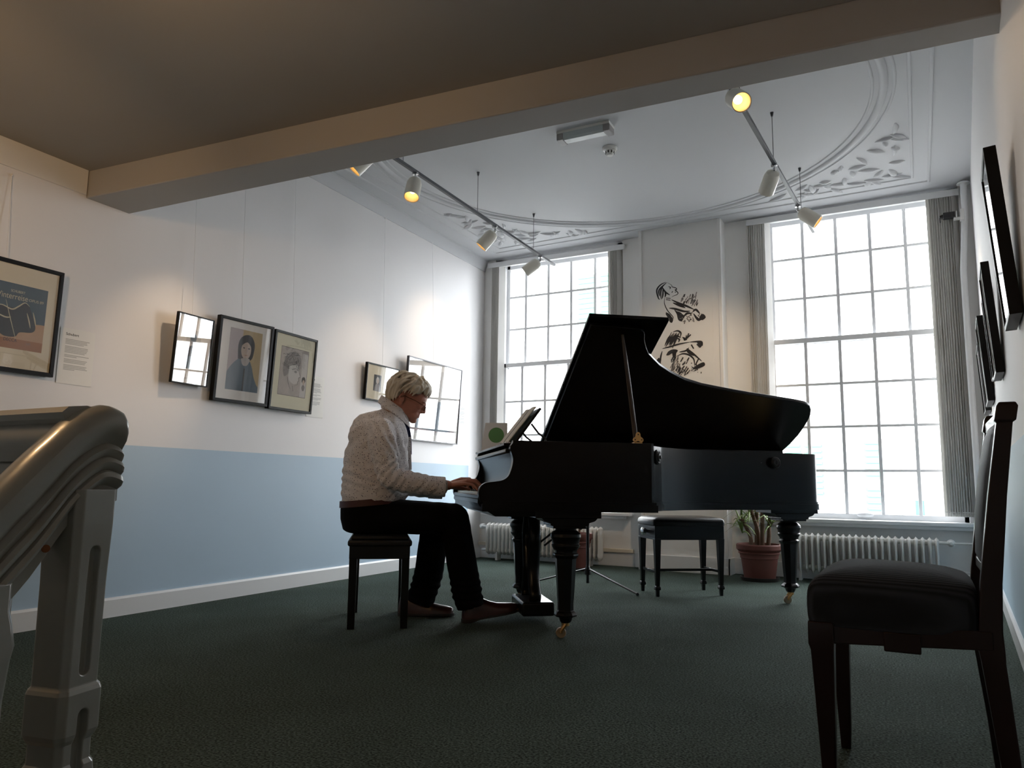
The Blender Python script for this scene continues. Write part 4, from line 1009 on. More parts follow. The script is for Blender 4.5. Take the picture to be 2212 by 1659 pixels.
t = thing('piano_stool', 'black padded adjustable stool with side knob, standing empty behind the piano', 'stool', (-1.572, 5.558, 0), math.radians(38.7))
for sx in (-1, 1):
    for sy in (-1, 1):
        x, y = sx * .240, sy * .148
        mb = MB()
        for a0, a1, z0, z1 in ((.0105, .012, 0, .045), (.0175, .020, .045, .058), (.020, .0155, .058, .072), (.0135, .023, .072, .40)):
            mb.hexa([(x - a0, y - a0, z0), (x + a0, y - a0, z0), (x + a0, y + a0, z0), (x - a0, y + a0, z0)], [(x - a1, y - a1, z1), (x + a1, y - a1, z1), (x + a1, y + a1, z1), (x - a1, y + a1, z1)])
        mb.build('leg', M['black'], t, bevel=.002)
mb = MB()
for s_ in (-1, 1): mb.box((-.262, s_ * .155 - .012, .392), (.262, s_ * .155 + .012, .490)); mb.box((s_ * .252 - .010, -.155, .392), (s_ * .252 + .010, .155, .490))
mb.build('apron', M['black'], t, bevel=.002)
mb = MB(); rs = []
for k, (e, z) in enumerate(((-.004, .488), (.010, .492), (.012, .515), (.008, .532), (-.012, .546), (-.06, .554), (-.14, .557))):
    hx, hy = .262 + e, .165 + e * .9; r = max(.004, .02 + e * .2)
    rs.append([Vector((sx * (hx - r) + r * math.cos(a), sy * (hy - r) + r * math.sin(a), z)) for sx, sy, a0 in ((1, -1, -PI / 2), (1, 1, 0), (-1, 1, PI / 2), (-1, -1, PI)) for a in (a0, a0 + PI / 4, a0 + PI / 2)])
mb.rings(rs); mb.build('seat', M['leather'], t, smooth=45)
mb = MB()
for s_ in (-1, 1): mb.box((s_ * .24 - .007, -.148, .158), (s_ * .24 + .007, .148, .178))
mb.box((-.24, -.009, .158), (.24, .009, .176)); mb.build('stretcher', M['black'], t, bevel=.002)
mb = MB(); mb.lathe([(0, 0), (.012, 0), (.012, .02), (.026, .022), (.027, .045), (.02, .05), (0, .052)], 20, (-.262, -.03, .447), R=Matrix.Rotation(-PI / 2, 3, 'Y')); mb.build('knob', M['chrome'], t, smooth=40)

# ------------------------------------------------------------------ music stand behind the piano
c0 = Vector((-2.278, 5.49, 0))
t = thing('music_stand', 'thin black tripod music stand partly hidden by the piano', 'music stand', c0)
mb = MB(); mb.cyl((0, 0, .03), (0, 0, .52), .012, n=12); mb.cyl((0, 0, .50), (0, 0, .92), .009, n=12); mb.build('pole', M['blackmetal'], t, smooth=45)
mb = MB(); mb.lathe([(.013, .09), (.026, .095), (.026, .135), (.016, .15), (.013, .165)], 16); mb.build('collar', M['blackmetal'], t, smooth=40)
mb = MB(); mb.cyl((.0, -.01, .445), (-.035, -.035, .445), .009, n=10); mb.ball((-.042, -.04, .445), .016, 10, 8); mb.build('knob', M['blackmetal'], t, smooth=50)
for dx, dy in ((.477, -.237), (-.44, -.28), (-.035, .53)):
    mb = MB(); q = Vector((dx, dy, 0)); mb.tube([Vector((0, 0, .135)) + q * .03, q + Vector((0, 0, .012))], .0095, 8, flat=(1.2, .7)); l = mb.build('leg', M['blackmetal'], t)
    mb = MB(); mb.ball(q + Vector((0, 0, .011)), .012, 10, 6); mb.build('rubber_foot', M['black'], l, smooth=50)
mb = MB(); mb.box((-.21, -.012, .90), (.21, .0, 1.02)); mb.box((-.21, -.04, .893), (.21, .0, .90)); mb.build('desk', M['blackmetal'], t, bevel=.002)

# ------------------------------------------------------------------ pot plants
def pot(t, R0, R1, H, m_=M['terracotta']):
    mb = MB(); mb.lathe([(0, .012), (R1, .012), (R1 + .002, .02), (R0 * .80, H * .60), (R0 * .84, H * .62), (R0 * .83, H * .645), (R0 * .86, H * .73), (R0 * .91, H * .745), (R0 * .91, H * .77), (R0 * .885, H * .785), (R0, H * .86), (R0, H * .97), (R0 * .965, H), (R0 * .90, H), (R0 * .87, H * .9), (0, H * .9)], 36); mb.build('pot', m_, t, smooth=35)
    mb = MB(); mb.lathe([(0, 0), (R1 * 1.18, 0), (R1 * 1.28, .03), (R1 * 1.22, .03), (R1 * 1.12, .012), (0, .011)], 32); mb.build('saucer', M['saucer'], t, smooth=40)
    mb = MB(); mb.lathe([(0, H * .89), (R0 * .885, H * .89), (R0 * .8, H * .925), (0, H * .935)], 24); mb.build('soil', M['soil'], t, smooth=50)
t = thing('potted_palm', 'spiky palm with bare canes in a terracotta pot behind the piano tail', 'potted plant', (-1.225, 6.70, 0))
pot(t, .185, .125, .30)
random.seed(21); fo = MB()
for k, (cx, cy, tx, ty, hz) in enumerate(((-.06, -.03, -.13, -.02, .50), (-.01, .02, -.07, .0, .62), (.03, -.02, .03, -.01, .98), (.07, .02, .10, .0, .55), (-.03, .06, -.02, .06, 1.12))):
    pts = [(cx, cy, .27), (cx * .9 + tx * .1 + .008, cy, .27 + (hz - .27) * .35), ((cx + tx) / 2, (cy + ty) / 2 + .01, .27 + (hz - .27) * .7), (tx, ty, hz)]
    mb = MB(); P_ = cr(pts, 5); mb.tube(P_, [.019 - .006 * i / len(P_) for i in range(len(P_))], 9)
    for q in P_[2:]: mb.ball(q, (.019, .019, .006), 9, 5)
    mb.build('cane', M['cane'], t, smooth=60)
    for j in range(26):
        a = random.uniform(0, 2 * PI); L = random.uniform(.20, .42) if hz > .7 else random.uniform(.10, .26); e = random.uniform(.1, 1.25)
        d = Vector((math.cos(a) * math.cos(e), math.sin(a) * math.cos(e), math.sin(e)))
        if d.y * L > .12: d.y = .12 / L
        side = d.cross(Vector((0, 0, 1)));
        if side.length < .05: side = Vector((1, 0, 0))
        side.normalize(); L_ = []; R_ = []; base = Vector((tx, ty, hz - random.uniform(0, .12)))
        for i in range(6):
            f = i / 5; p = base + d * (L * f) + Vector((0, 0, -.5 * L * f * f * (1.2 - e * .6))); w = .0085 * math.sin(PI * (.12 + .86 * f)); L_.append(p + side * w); R_.append(p - side * w)
        fo.add(L_ + R_, [(i, 6 + i, 7 + i, i + 1) for i in range(5)])
o = fo.build('leaves', M['leaf'], t, smooth=60); so = o.modifiers.new('s', 'SOLIDIFY'); so.thickness = .0012
t = thing('plant_pot', 'terracotta pot in front of the far radiator, half hidden by a piano leg', 'plant pot', (-2.82, 6.52, 0))
pot(t, .15, .10, .335)
mb = MB()
for k in range(5):
    a = k * 1.25; mb.tube(cr([(.03 * math.cos(a), .03 * math.sin(a), .30), (.05 * math.cos(a), .05 * math.sin(a), .42), (.10 * math.cos(a), .10 * math.sin(a), .50)], 3), [.006] * 6 + [.003], 6)
mb.build('stems', M['cane'], t)

# ------------------------------------------------------------------ side chair by the right wall (faces the piano)
t = thing('side_chair', 'dark wooden chair with blue grey ribbed seat beside the right wall', 'chair', (-.06, 2.34, 0))
cx0, cy0 = -.06, 2.34
def X(p): return Vector((p[0] - cx0, p[1] - cy0, p[2]))
YN, YF = 2.125, 2.565
def pole4(mb, st):
    """st: list of (x, y, z, hx, hy) sections"""
    mb.rings([[X((x - hx, y - hy, z)), X((x + hx, y - hy, z)), X((x + hx, y + hy, z)), X((x - hx, y + hy, z))] for x, y, z, hx, hy in st])
for y in (YN, YF):
    mb = MB(); pole4(mb, [(-.234, y, 0, .013, .013), (-.234, y, .05, .0155, .0155), (-.238, y, .36, .027, .027), (-.240, y, .375, .030, .030), (-.240, y, .43, .030, .030)]); mb.build('front_leg', M['mahogany'], t, bevel=.003)
for y in (YN + .005, YF - .06):
    mb = MB(); pole4(mb, [(.158, y, 0, .018, .016), (.148, y, .15, .020, .018), (.128, y, .37, .024, .022), (.126, y, .395, .026, .024), (.126, y, .44, .024, .022), (.134, y, .55, .022, .020), (.158, y, .75, .019, .019), (.183, y, .925, .0165, .018), (.184, y, .928, .022, .023), (.190, y, .962, .022, .023), (.191, y, .972, .017, .018)])
    mb.build('back_post', M['mahogany'], t, bevel=.003)
mb = MB()
for y in (YN - .008, YF + .008):
    y2 = y if y < 2.3 else y - .06
    mb.hexa([X((-.22, y - .012, .378)), X((.13, y2 - .012, .398)), X((.13, y2 + .012, .398)), X((-.22, y + .012, .378))], [X((-.22, y - .012, .435)), X((.13, y2 - .012, .44)), X((.13, y2 + .012, .44)), X((-.22, y + .012, .435))])
mb.box(X((-.255, YN, .378)), X((-.23, YF, .435))); mb.box(X((.115, YN + .02, .398)), X((.14, YF - .08, .44))); mb.box(X((-.098, YN - .026, .374)), X((-.018, YN + .03, .42)))
mb.build('seat_rail', M['mahogany'], t, bevel=.003)
mb = MB(); rs = []
for e, z in ((0, .418), (.004, .421), (.010, .426), (.012, .47), (.010, .505), (.004, .530), (-.008, .545), (-.03, .556), (-.08, .563), (-.17, .566)):
    a = [(-.266 - e, YN - .018 - e), (.108, YN - .012 - e), (.108, YF - .045 + e), (-.266 - e, YF + .018 + e)]
    if e < -.02: a = [(-.266 - e, YN - .018 - e), (.108 + e * .5, YN - .012 - e), (.108 + e * .5, YF - .045 + e), (-.266 - e, YF + .018 + e)]
    r = .03 if e > -.03 else .02; ring = []
    for i in range(4):
        p = Vector(a[i]); q0 = (Vector(a[i - 1]) - p).normalized(); q1 = (Vector(a[(i + 1) % 4]) - p).normalized()
        for f in (0, .5, 1): ring.append((p + q0 * r * (1 - f) ** 2 + q1 * r * f * f))
    zz = [z - (.012 if (e < .005 and v.x > .06) else 0) - (.010 if (v.x < -.2 and z > .52) else 0) for v in ring]
    rs.append([X((v.x, v.y, zv)) for v, zv in zip(ring, zz)])
mb.rings(rs); mb.build('seat', M['seatcloth'], t, smooth=60, sub=1)
mb = MB(); rs = []
for z, x, th in ((.578, .122, .008), (.60, .118, .013), (.70, .124, .016), (.80, .137, .016), (.90, .154, .012), (.928, .163, .007)):
    rs.append([X((x - th * (1 - (2 * f - 1) ** 2) ** .5 * .9 + .012, YN + .03 + (YF - .09 - YN - .03) * f, z)) for f in (0, .1, .25, .5, .75, .9, 1)] + [X((x + .03, YN + .03 + (YF - .09 - YN - .03) * f, z)) for f in (1, .5, 0)])
mb.rings(rs); mb.build('back_pad', M['padleather'], t, smooth=60)
for z, x in ((.572, .128), (.935, .172)):
    mb = MB(); mb.box(X((x - .004, YN + .015, z - .016)), X((x + .024, YF - .075, z + .016))); mb.build('cross_rail', M['mahogany'], t, bevel=.006, bseg=3)

# ------------------------------------------------------------------ stair railing in the foreground
t = thing('stair_railing', 'grey painted stair railing with a square newel post in the foreground', 'railing', (-1.21, .765, 0))
rx0, ry0 = -1.21, .765
def Q(p): return Vector((p[0] - rx0, p[1] - ry0, p[2]))
# newel: square post turned to the corner, collar, base and slots
NR = Matrix.Rotation(math.radians(12), 3, 'Z')
def sq(h, z, c=(-1.214, .768), ch=.25):
    """eight-sided ring: a square with cut corners"""
    o = []
    for sx, sy in ((1, -1), (1, 1), (-1, 1), (-1, -1)):
        k = h * (1 - ch)
        p = [(sx * h, sy * k), (sx * k, sy * h)] if sx * sy < 0 else [(sx * k, sy * h), (sx * h, sy * k)]
        if (sx, sy) in ((1, -1), (-1, 1)): p = p[::-1]
        if (sx, sy) in ((1, 1), (-1, -1)): p = p[::-1]
        o += p
    o.sort(key=lambda v: math.atan2(v[1], v[0]))
    return [Q((c[0], c[1], z)) + NR @ Vector((x, y, 0)) for x, y in o]
mb = MB(); mb.rings([sq(h, z) for h, z in ((.041, 0), (.041, .30), (.039, .318), (.035, .325), (.035, .355), (.039, .362), (.042, .37), (.042, .43), (.040, .436), (.0365, .44), (.0375, .60), (.040, .69), (.040, .745))])
nw = mb.build('newel_post', M['rail'], t)
cut = []
for z0, z1 in ((.455, .655), (.10, .405)):
    mb = MB(); a = NR @ Vector((1, 0, 0)); b = NR @ Vector((0, 1, 0)); hw = .010
    prof = [(hw * math.cos(th), z1 - hw + hw * math.sin(th)) for th in [PI * k / 10 for k in range(11)]] + [(hw * math.cos(th), z0 + hw + hw * math.sin(th)) for th in [PI + PI * k / 10 for k in range(11)]]
    fr = Matrix((b, Vector((0, 0, 1)), a)).transposed().to_4x4(); fr.translation = Q((-1.214, .768, 0)) + a * .026
    mb.prism(prof, 0, .04, fr); c_ = mb.build('cut', M['railslot'], t); cut.append(c_)
    md = nw.modifiers.new('slot', 'BOOLEAN'); md.operation = 'DIFFERENCE'; md.object = c_; md.solver = 'EXACT'
dg = bpy.context.evaluated_depsgraph_get(); dg.update()
me_ = bpy.data.meshes.new_from_object(nw.evaluated_get(dg)); nw.modifiers.clear(); nw.data = me_
for c_ in cut: bpy.data.objects.remove(c_)
md = nw.modifiers.new('bevel', 'BEVEL'); md.width = .002; md.segments = 2; md.limit_method = 'ANGLE'
# moulded level rail to the left, at the edge of the stairwell
lev = [(-.030, .812), (-.034, .822), (-.034, .838), (-.026, .85), (-.024, .852), (-.036, .858), (-.040, .868), (-.030, .878), (0, .882), (.030, .878), (.040, .868), (.036, .858), (.024, .852), (.026, .85), (.034, .838), (.034, .822), (.030, .812), (.022, .79), (-.022, .79)]
mb = MB(); mb.rings([[Q((x, .762 - d, z)) for d, z in lev][::-1] for x in (-2.3, -1.21)]); mb.build('level_rail', M['rail'], t, smooth=35)
mb = MB(); mb.box(Q((-2.3, .745, .0)), Q((-1.40, .775, .10))); mb.build('bottom_rail', M['rail'], t, bevel=.004)
for i in range(6):
    x = -1.44 - .15 * i; mb = MB(); mb.box(Q((x - .055, .752, .10)), Q((x + .055, .772, .79))); mb.build('baluster', M['rail'], t, bevel=.004)
# sloping hand rail running down with the stairs
sr = [(.022, -.132), (.022, -.112), (.033, -.106), (.038, -.098), (.035, -.090), (.029, -.087), (.036, -.081), (.038, -.074), (.033, -.067), (.027, -.065), (.032, -.058), (.034, -.052), (.029, -.046), (.025, -.043), (.030, -.036), (.038, -.026), (.042, -.012), (.040, .002), (.030, .014), (.016, .020), (0, .022)]
sl = [(-x, z) for x, z in sr[:-1]] + [sr[-1]] + sr[:-1][::-1]
sl = sl[::-1]
path = [(-1.212, .820, .850), (-1.212, .806, .860), (-1.212, .778, .862), (-1.210, .735, .832), (-1.205, .68, .768), (-1.20, .58, .655), (-1.20, .40, .44), (-1.20, .0, -.04)]
pp = [Vector(p) for p in path]; pc = cr(pp, 5); rs = []
for i, p in enumerate(pc):
    d = (pc[min(len(pc) - 1, i + 1)] - pc[max(0, i - 1)]).normalized(); side = Vector((1, 0, 0))
    sl_ = max(0.0, min(1.0, (.775 - p.y) / .1))
    e = (.35, .72, .9, .97)[i] if i < 4 else 1.0
    rs.append([Q(p) + side * (a * e) + Vector((0, 0, (b + .05) * (1 + .28 * sl_) * (.4 + .6 * e) - .05)) for a, b in sl])
mb = MB(); mb.rings(rs); mb.build('sloping_rail', M['rail'], t, smooth=35)
mb = MB(); mb.ball(Q((-1.183, .70, .655)), (.002, .007, .006), 12, 8); mb.build('paint_chip', M['chip'], t)
for y, zt in ((.60, .56), (.40, .33), (.20, .09)):
    mb = MB(); zb = -.19 * math.ceil((.72 - y) / .22)
    c = (-1.205, y)
    rs = []
    for h, z in ((.042, zb), (.042, zt - .52), (.05, zt - .50), (.05, zt - .47), (.043, zt - .45), (.046, zt - .20), (.049, zt - .12), (.053, zt - .06), (.056, zt - .04), (.052, zt - .01), (.048, zt + .01), (.048, zt + .05)): rs.append(sq(h, z, c))
    mb.rings(rs); mb.build('baluster', M['rail'], t, bevel=.002)
# ------------------------------------------------------------------ the pianist
# measured in the piano's directions (x towards the tail, y towards its straight side), seat centre as origin
t = thing('person', 'grey-haired person in a dotted white shirt playing the piano', 'person', PF @ Vector((-.97, .73, 0)), PA)
def J(s, y, z): return Vector((s + .97, y - .73, z))
def ell(c, a, b, n=28, tilt=0.0, flat=2.0):
    """horizontal-ish body section; tilt leans it forward"""
    o = []
    for k in range(n):
        th = 2 * PI * k / n; cx = math.cos(th); sy = math.sin(th)
        cx = math.copysign(abs(cx) ** (2 / flat), cx); sy = math.copysign(abs(sy) ** (2 / flat), sy)
        o.append(J(c[0] + a * cx * math.cos(tilt), c[1] + b * sy, c[2] - a * cx * math.sin(tilt)))
    return o
TILT = math.radians(27); HC = Vector((-.8126, .73, 1.260))
HR = Matrix(((math.cos(TILT), 0, math.sin(TILT)), (0, 1, 0), (-math.sin(TILT), 0, math.cos(TILT)))) @ Matrix.Rotation(math.radians(4), 3, 'Z')
def Hd(x, y, z): return J(*(HC + HR @ Vector((x, y, z))))

# --- body: head, neck, trunk, arms, hands and legs in one skin
b = MB()
trunk = [((-1.03, .73, .50), .11, .17), ((-1.03, .73, .60), .13, .17), ((-1.0, .73, .70), .15, .16), ((-.99, .73, .85), .155, .165), ((-.99, .73, .97), .15, .175), ((-.975, .73, 1.05), .125, .18), ((-.955, .73, 1.10), .095, .15), ((-.93, .73, 1.135), .065, .09)]
b.rings([ell(c, a, w, 24) for c, a, w in trunk])
b.chain([J(-.945, .73, 1.10), J(-.915, .73, 1.16), J(-.862, .73, 1.235)], [.070, .066, .066], 18)
# cranium, face, jaw
def hb(x, y, z, rx, ry, rz, ax=0.0): b.ball(Hd(x, y, z), (rx, ry, rz), 24, 16, R=HR @ Matrix.Rotation(ax, 3, 'Y'))
hb(-.028, 0, .030, .104, .076, .088); hb(.022, 0, .02, .070, .066, .078); hb(.02, 0, -.045, .066, .058, .070); hb(.048, 0, -.075, .044, .046, .048)
hb(.070, 0, -.104, .025, .027, .020); hb(.035, .034, -.085, .04, .016, .022); hb(.035, -.034, -.085, .04, .016, .022); hb(-.005, .045, -.06, .05, .018, .05); hb(-.005, -.045, -.06, .05, .018, .05)
hb(.074, 0, .024, .018, .044, .013); hb(.058, .034, -.022, .022, .018, .018); hb(.058, -.034, -.022, .022, .018, .018)
b.chain([Hd(.083, 0, .016), Hd(.095, 0, -.010), Hd(.106, 0, -.032)], [.0110, .0112, .0105], 14)
hb(.082, 0, -.020, .018, .0135, .030); hb(.072, 0, -.046, .022, .026, .024); hb(.086, 0, -.036, .016, .014, .011); hb(.095, .010, -.039, .011, .0065, .0068); hb(.095, -.010, -.039, .011, .0065, .0068)
hb(.074, 0, -.062, .021, .026, .017); hb(.083, 0, -.063, .0125, .022, .0060); hb(.081, 0, -.077, .0125, .020, .0060)
for sy in (-1, 1):
    hb(.0725, sy * .031, .0012, .0125, .017, .0088); hb(.071, sy * .031, -.0105, .011, .016, .0050)                       # lids
    hb(.079, sy * .031, .015, .010, .020, .0052)                        # brow
    for k in range(9):                                                  # ear rim
        a = -2.2 + 3.9 * k / 8
        b.ball(Hd(-.050 - .019 * math.cos(a) * .9, sy * (.080 + .006 * math.sin(a)), -.036 + .030 * math.sin(a)), .0062, 10, 8)
    hb(-.048, sy * .076, -.036, .016, .006, .024); hb(-.038, sy * .078, -.060, .008, .006, .010)
# arms and hands
def hand(sg, wr, kn, tips, pips, thumb, fr=.0086):
    w = J(*wr)
    c = [J(*k) for k in kn]
    for k in range(4):
        b.chain([w.lerp(c[k], .12) + Vector((0, 0, -.004)), w.lerp(c[k], .6), c[k]], [.017, .0135, .0112], 12)
        b.chain([c[k], J(*pips[k]), J(*pips[k]).lerp(J(*tips[k]), .55) + Vector((.003, 0, .002)), J(*tips[k])], [.0108, fr * 1.02, fr * .95, fr * .82], 12)
    th = [J(*p) for p in thumb]
    b.chain(th, [.016, .0125, .0105, .0085], 12)
b.chain([J(-.97, .545, 1.035), J(-.945, .505, .91), J(-.915, .48, .80)], [.052, .046, .042], 16)
b.chain([J(-.915, .48, .80), J(-.76, .49, .775), J(-.598, .505, .757)], [.043, .038, .027], 16)
hand(1, (-.598, .505, .758), [(-.502, .545, .780), (-.492, .521, .784), (-.496, .497, .778), (-.508, .475, .766)],
     [(-.412, .556, .737), (-.398, .527, .737), (-.404, .496, .737), (-.440, .462, .735)],
     [(-.452, .553, .784), (-.440, .525, .787), (-.446, .496, .778), (-.470, .466, .762)],
     [(-.575, .535, .750), (-.545, .565, .747), (-.505, .582, .742), (-.470, .588, .735)])
b.chain([J(-.965, .915, 1.035), J(-.93, .965, .91), J(-.89, .985, .785)], [.052, .046, .042], 16)
b.chain([J(-.89, .985, .785), J(-.74, .965, .765), J(-.585, .95, .752)], [.043, .038, .027], 16)
hand(-1, (-.585, .95, .754), [(-.492, .908, .792), (-.480, .932, .797), (-.484, .956, .791), (-.496, .978, .779)],
     [(-.405, .900, .737), (-.390, .930, .738), (-.396, .961, .737), (-.425, .990, .736)],
     [(-.442, .902, .795), (-.428, .930, .799), (-.434, .959, .790), (-.458, .986, .773)],
     [(-.565, .925, .762), (-.535, .892, .756), (-.50, .872, .747), (-.462, .866, .737)])
# legs inside the trousers
b.chain([J(-1.02, .645, .56), J(-.77, .62, .575), J(-.545, .605, .575)], [.080, .072, .052], 16)
b.chain([J(-.545, .605, .57), J(-.50, .605, .34), J(-.44, .605, .095)], [.052, .046, .034], 16)
b.chain([J(-1.02, .815, .56), J(-.80, .83, .575), J(-.60, .835, .575)], [.080, .072, .052], 16)
b.chain([J(-.60, .835, .57), J(-.665, .845, .30), J(-.735, .84, .09)], [.052, .046, .034], 16)
body = fuse(b, 'body', M['skin'], t, .0030, 3)
# facial features
for sy in (-1, 1):
    mb = MB(); mb.ball(Hd(.0700, sy * .031, -.0040), (.0105, .0115, .0075), 14, 10, R=HR); e_ = mb.build('eye', M['eye'], t, smooth=60)
    mb = MB(); mb.ball(Hd(.0795, sy * .031, -.0075), (.0022, .0045, .0040), 12, 8, R=HR); mb.build('iris', M['ink'], e_, smooth=60)
    mb = MB(); mb.tube(cr([Hd(.084, sy * .012, .0165), Hd(.0855, sy * .024, .0185), Hd(.082, sy * .038, .0185), Hd(.070, sy * .052, .013)], 3), [.001, .002, .0026, .003, .003, .0032, .003, .0028, .002, .001], 8); mb.build('eyebrow', M['hair'], t, smooth=60)
mb = MB()
for z, r in ((-.0668, .0026), (-.0742, .0030)): mb.tube(cr([Hd(.083, -.021, -.0708), Hd(.0935, -.010, z), Hd(.0958, 0, z), Hd(.0935, .010, z), Hd(.083, .021, -.0708)], 4), [.0008] + [r] * 15 + [.0008], 8)
mb.build('lips', M['lip'], t, smooth=60)
# hair: cap and combed locks
h = MB()
def scalp(u, v, lift=0.0):
    """u: round the head from the forehead over the side to the nape (-pi..pi), v: 0 at the crown, 1 at the hairline"""
    el = PI / 2 - v * (1.25 + 1.32 * (1 - math.cos(u)) / 2)
    d = Vector((math.cos(el) * math.cos(u), math.cos(el) * math.sin(u), math.sin(el)))
    rx = .108 if d.x > 0 else .112
    p = Vector((-.024 + d.x * (rx + lift), d.y * (.080 + lift), .028 + d.z * (.094 + lift)))
    if d.z < 0: p.z = .028 + d.z * (.135 + lift)
    return p
def vlim(u, v):
    u = abs(u)
    return v * (.84 if u < .9 else (.86 if 1.35 < u < 2.05 else 1.0))
rs = []
for i in range(9):
    v = .02 + .90 * i / 8
    rs.append([Hd(*scalp(2 * PI * k / 32 - PI, vlim(2 * PI * k / 32 - PI, v), .006 - .005 * i / 8)) for k in range(32)])
for i in range(8, -1, -1):
    v = .02 + .90 * i / 8
    rs.append([Hd(*scalp(2 * PI * k / 32 - PI, vlim(2 * PI * k / 32 - PI, v), -.012)) for k in range(32)])
h.rings(rs, cap=False, close=True)
h.ball(Hd(*scalp(0, .0, -.004)), .02, 10, 8)
random.seed(3)
def lock(u0, v0, u1, v1, r, lift, curl=0.0):
    pts = []
    for i in range(7):
        f = i / 6
        u = u0 + (u1 - u0) * f + curl * math.sin(f * 5 + u0 * 7); v = v0 + (v1 - v0) * f
        pts.append(Hd(*scalp(u, v, .004 + lift * math.sin(PI * min(1, f * .9 + .12)) + (.004 if f > .8 else 0))))
    h.tube(pts, [r * .6, r, r * 1.05, r, r * .85, r * .6, r * .18], 7, flat=(1.5, .75))
for k in range(150):
    u = random.uniform(-PI, PI); v = random.uniform(.05, .62)
    if abs(u) < .85:   # fringe falls forward over the brow
        lock(u, v, u * 1.1 + random.uniform(-.15, .15), min(.98, v + random.uniform(.35, .5)), random.uniform(.006, .010), random.uniform(.006, .014), random.uniform(-.05, .05))
    else:
        lock(u, v, u + math.copysign(random.uniform(.05, .30), u), min(.86 if 1.3 < abs(u) < 2.05 else 1.0, v + random.uniform(.32, .48)), random.uniform(.007, .012), random.uniform(.008, .018), random.uniform(-.06, .06))
for k in range(46):    # nape and sides over the collar and round the ear
    u = math.copysign(random.uniform(2.05, 3.14), random.choice((-1, 1))); lock(u, random.uniform(.5, .66), u + random.uniform(-.08, .08), random.uniform(.92, 1.04), random.uniform(.006, .009), random.uniform(.006, .013), random.uniform(-.04, .04))
for k in range(22):    # sideburns above the ear
    u = math.copysign(random.uniform(1.0, 1.75), random.choice((-1, 1))); lock(u, random.uniform(.4, .6), u + math.copysign(random.uniform(.1, .3), u), random.uniform(.80, .92), random.uniform(.005, .008), .008, .03)
for k in range(60):    # loose wavy locks standing off the head
    u = random.uniform(-PI, PI); v = random.uniform(.08, .5); lock(u, v, u + random.uniform(-.35, .35), min(.84 if abs(u) < 2.1 else 1.0, v + random.uniform(.3, .45)), random.uniform(.004, .007), random.uniform(.018, .030), .10)
for k in range(26):    # loose front locks
    u = random.uniform(-.7, .7); lock(u, random.uniform(.30, .5), u * 1.05, random.uniform(.92, 1.10), random.uniform(.004, .007), random.uniform(.016, .026), .04)
fuse(h, 'hair', M['hair'], t, .0026, 1)
# glasses
mb = MB()
for sy in (-1, 1):
    c = Vector((.104, sy * .033, -.016)); ring = [Hd(*(c + Vector((.004 * math.cos(a) * 0 - abs(math.cos(a)) * .004, .021 * math.cos(a), .0135 * math.sin(a))))) for a in [2 * PI * k / 20 for k in range(21)]]
    mb.tube(ring, .0012, 6)
    mb.tube([Hd(.101, sy * .054, -.012), Hd(.09, sy * .066, -.008), Hd(.03, sy * .078, -.006), Hd(-.04, sy * .084, -.012), Hd(-.058, sy * .082, -.03)], .0016, 6)
mb.tube([Hd(.104, -.012, -.012), Hd(.110, 0, -.009), Hd(.104, .012, -.012)], .0012, 6)
g = mb.build('glasses', M['specs'], t, smooth=60)
mb = MB()
for sy in (-1, 1): mb.add([Hd(.1035 - abs(math.cos(a)) * .003, sy * .033 + .020 * math.cos(a), -.016 + .0127 * math.sin(a)) for a in [2 * PI * k / 20 for k in range(20)]], [tuple(range(20))])
mb.build('lens', M['lens'], g)

# --- shirt
s = MB()
prof = [((-1.03, .655), .158, .172), ((-1.005, .665), .178, .188), ((-.998, .70), .190, .196), ((-.997, .76), .192, .198), ((-.998, .83), .190, .196), ((-.999, .90), .184, .198), ((-.997, .96), .178, .204), ((-.985, 1.02), .164, .210), ((-.972, 1.065), .146, .203), ((-.960, 1.10), .122, .172), ((-.948, 1.13), .098, .125), ((-.930, 1.155), .078, .088), ((-.915, 1.172), .066, .072)]
s.rings([ell((c[0], .73, c[1]), a, w, 36, 0, 2.15) for c, a, w in prof])
s.chain([J(-.95, .73, 1.10), J(-1.03, .73, 1.05)], [.10, .13], 18)
s.ball(J(-1.045, .66, 1.02), (.115, .10, .11), 18, 12); s.ball(J(-1.045, .80, 1.02), (.115, .10, .11), 18, 12)
for y0, y1, y2, y3, ex in ((.575, .505, .482, .503, 0), (.885, .955, .985, .952, .02)):
    s.chain([J(-.975, y0, 1.052), J(-.967, y1 + .01 * (1 if y1 < .7 else -1), .99), J(-.955, y1, .91), J(-.925 + ex, y2, .80)], [.078, .079, .073, .064], 20)
    dz = -.02 if ex else 0
    s.chain([J(-.920 + ex, y2, .797 + dz), J(-.82 + ex, (y2 * 2 + y3) / 3, .772 + dz), J(-.72 + ex, (y2 + y3 * 2) / 3, .756 + dz), J(-.645 + ex, y3, .751 + dz)], [.064, .062, .056, .049], 20)
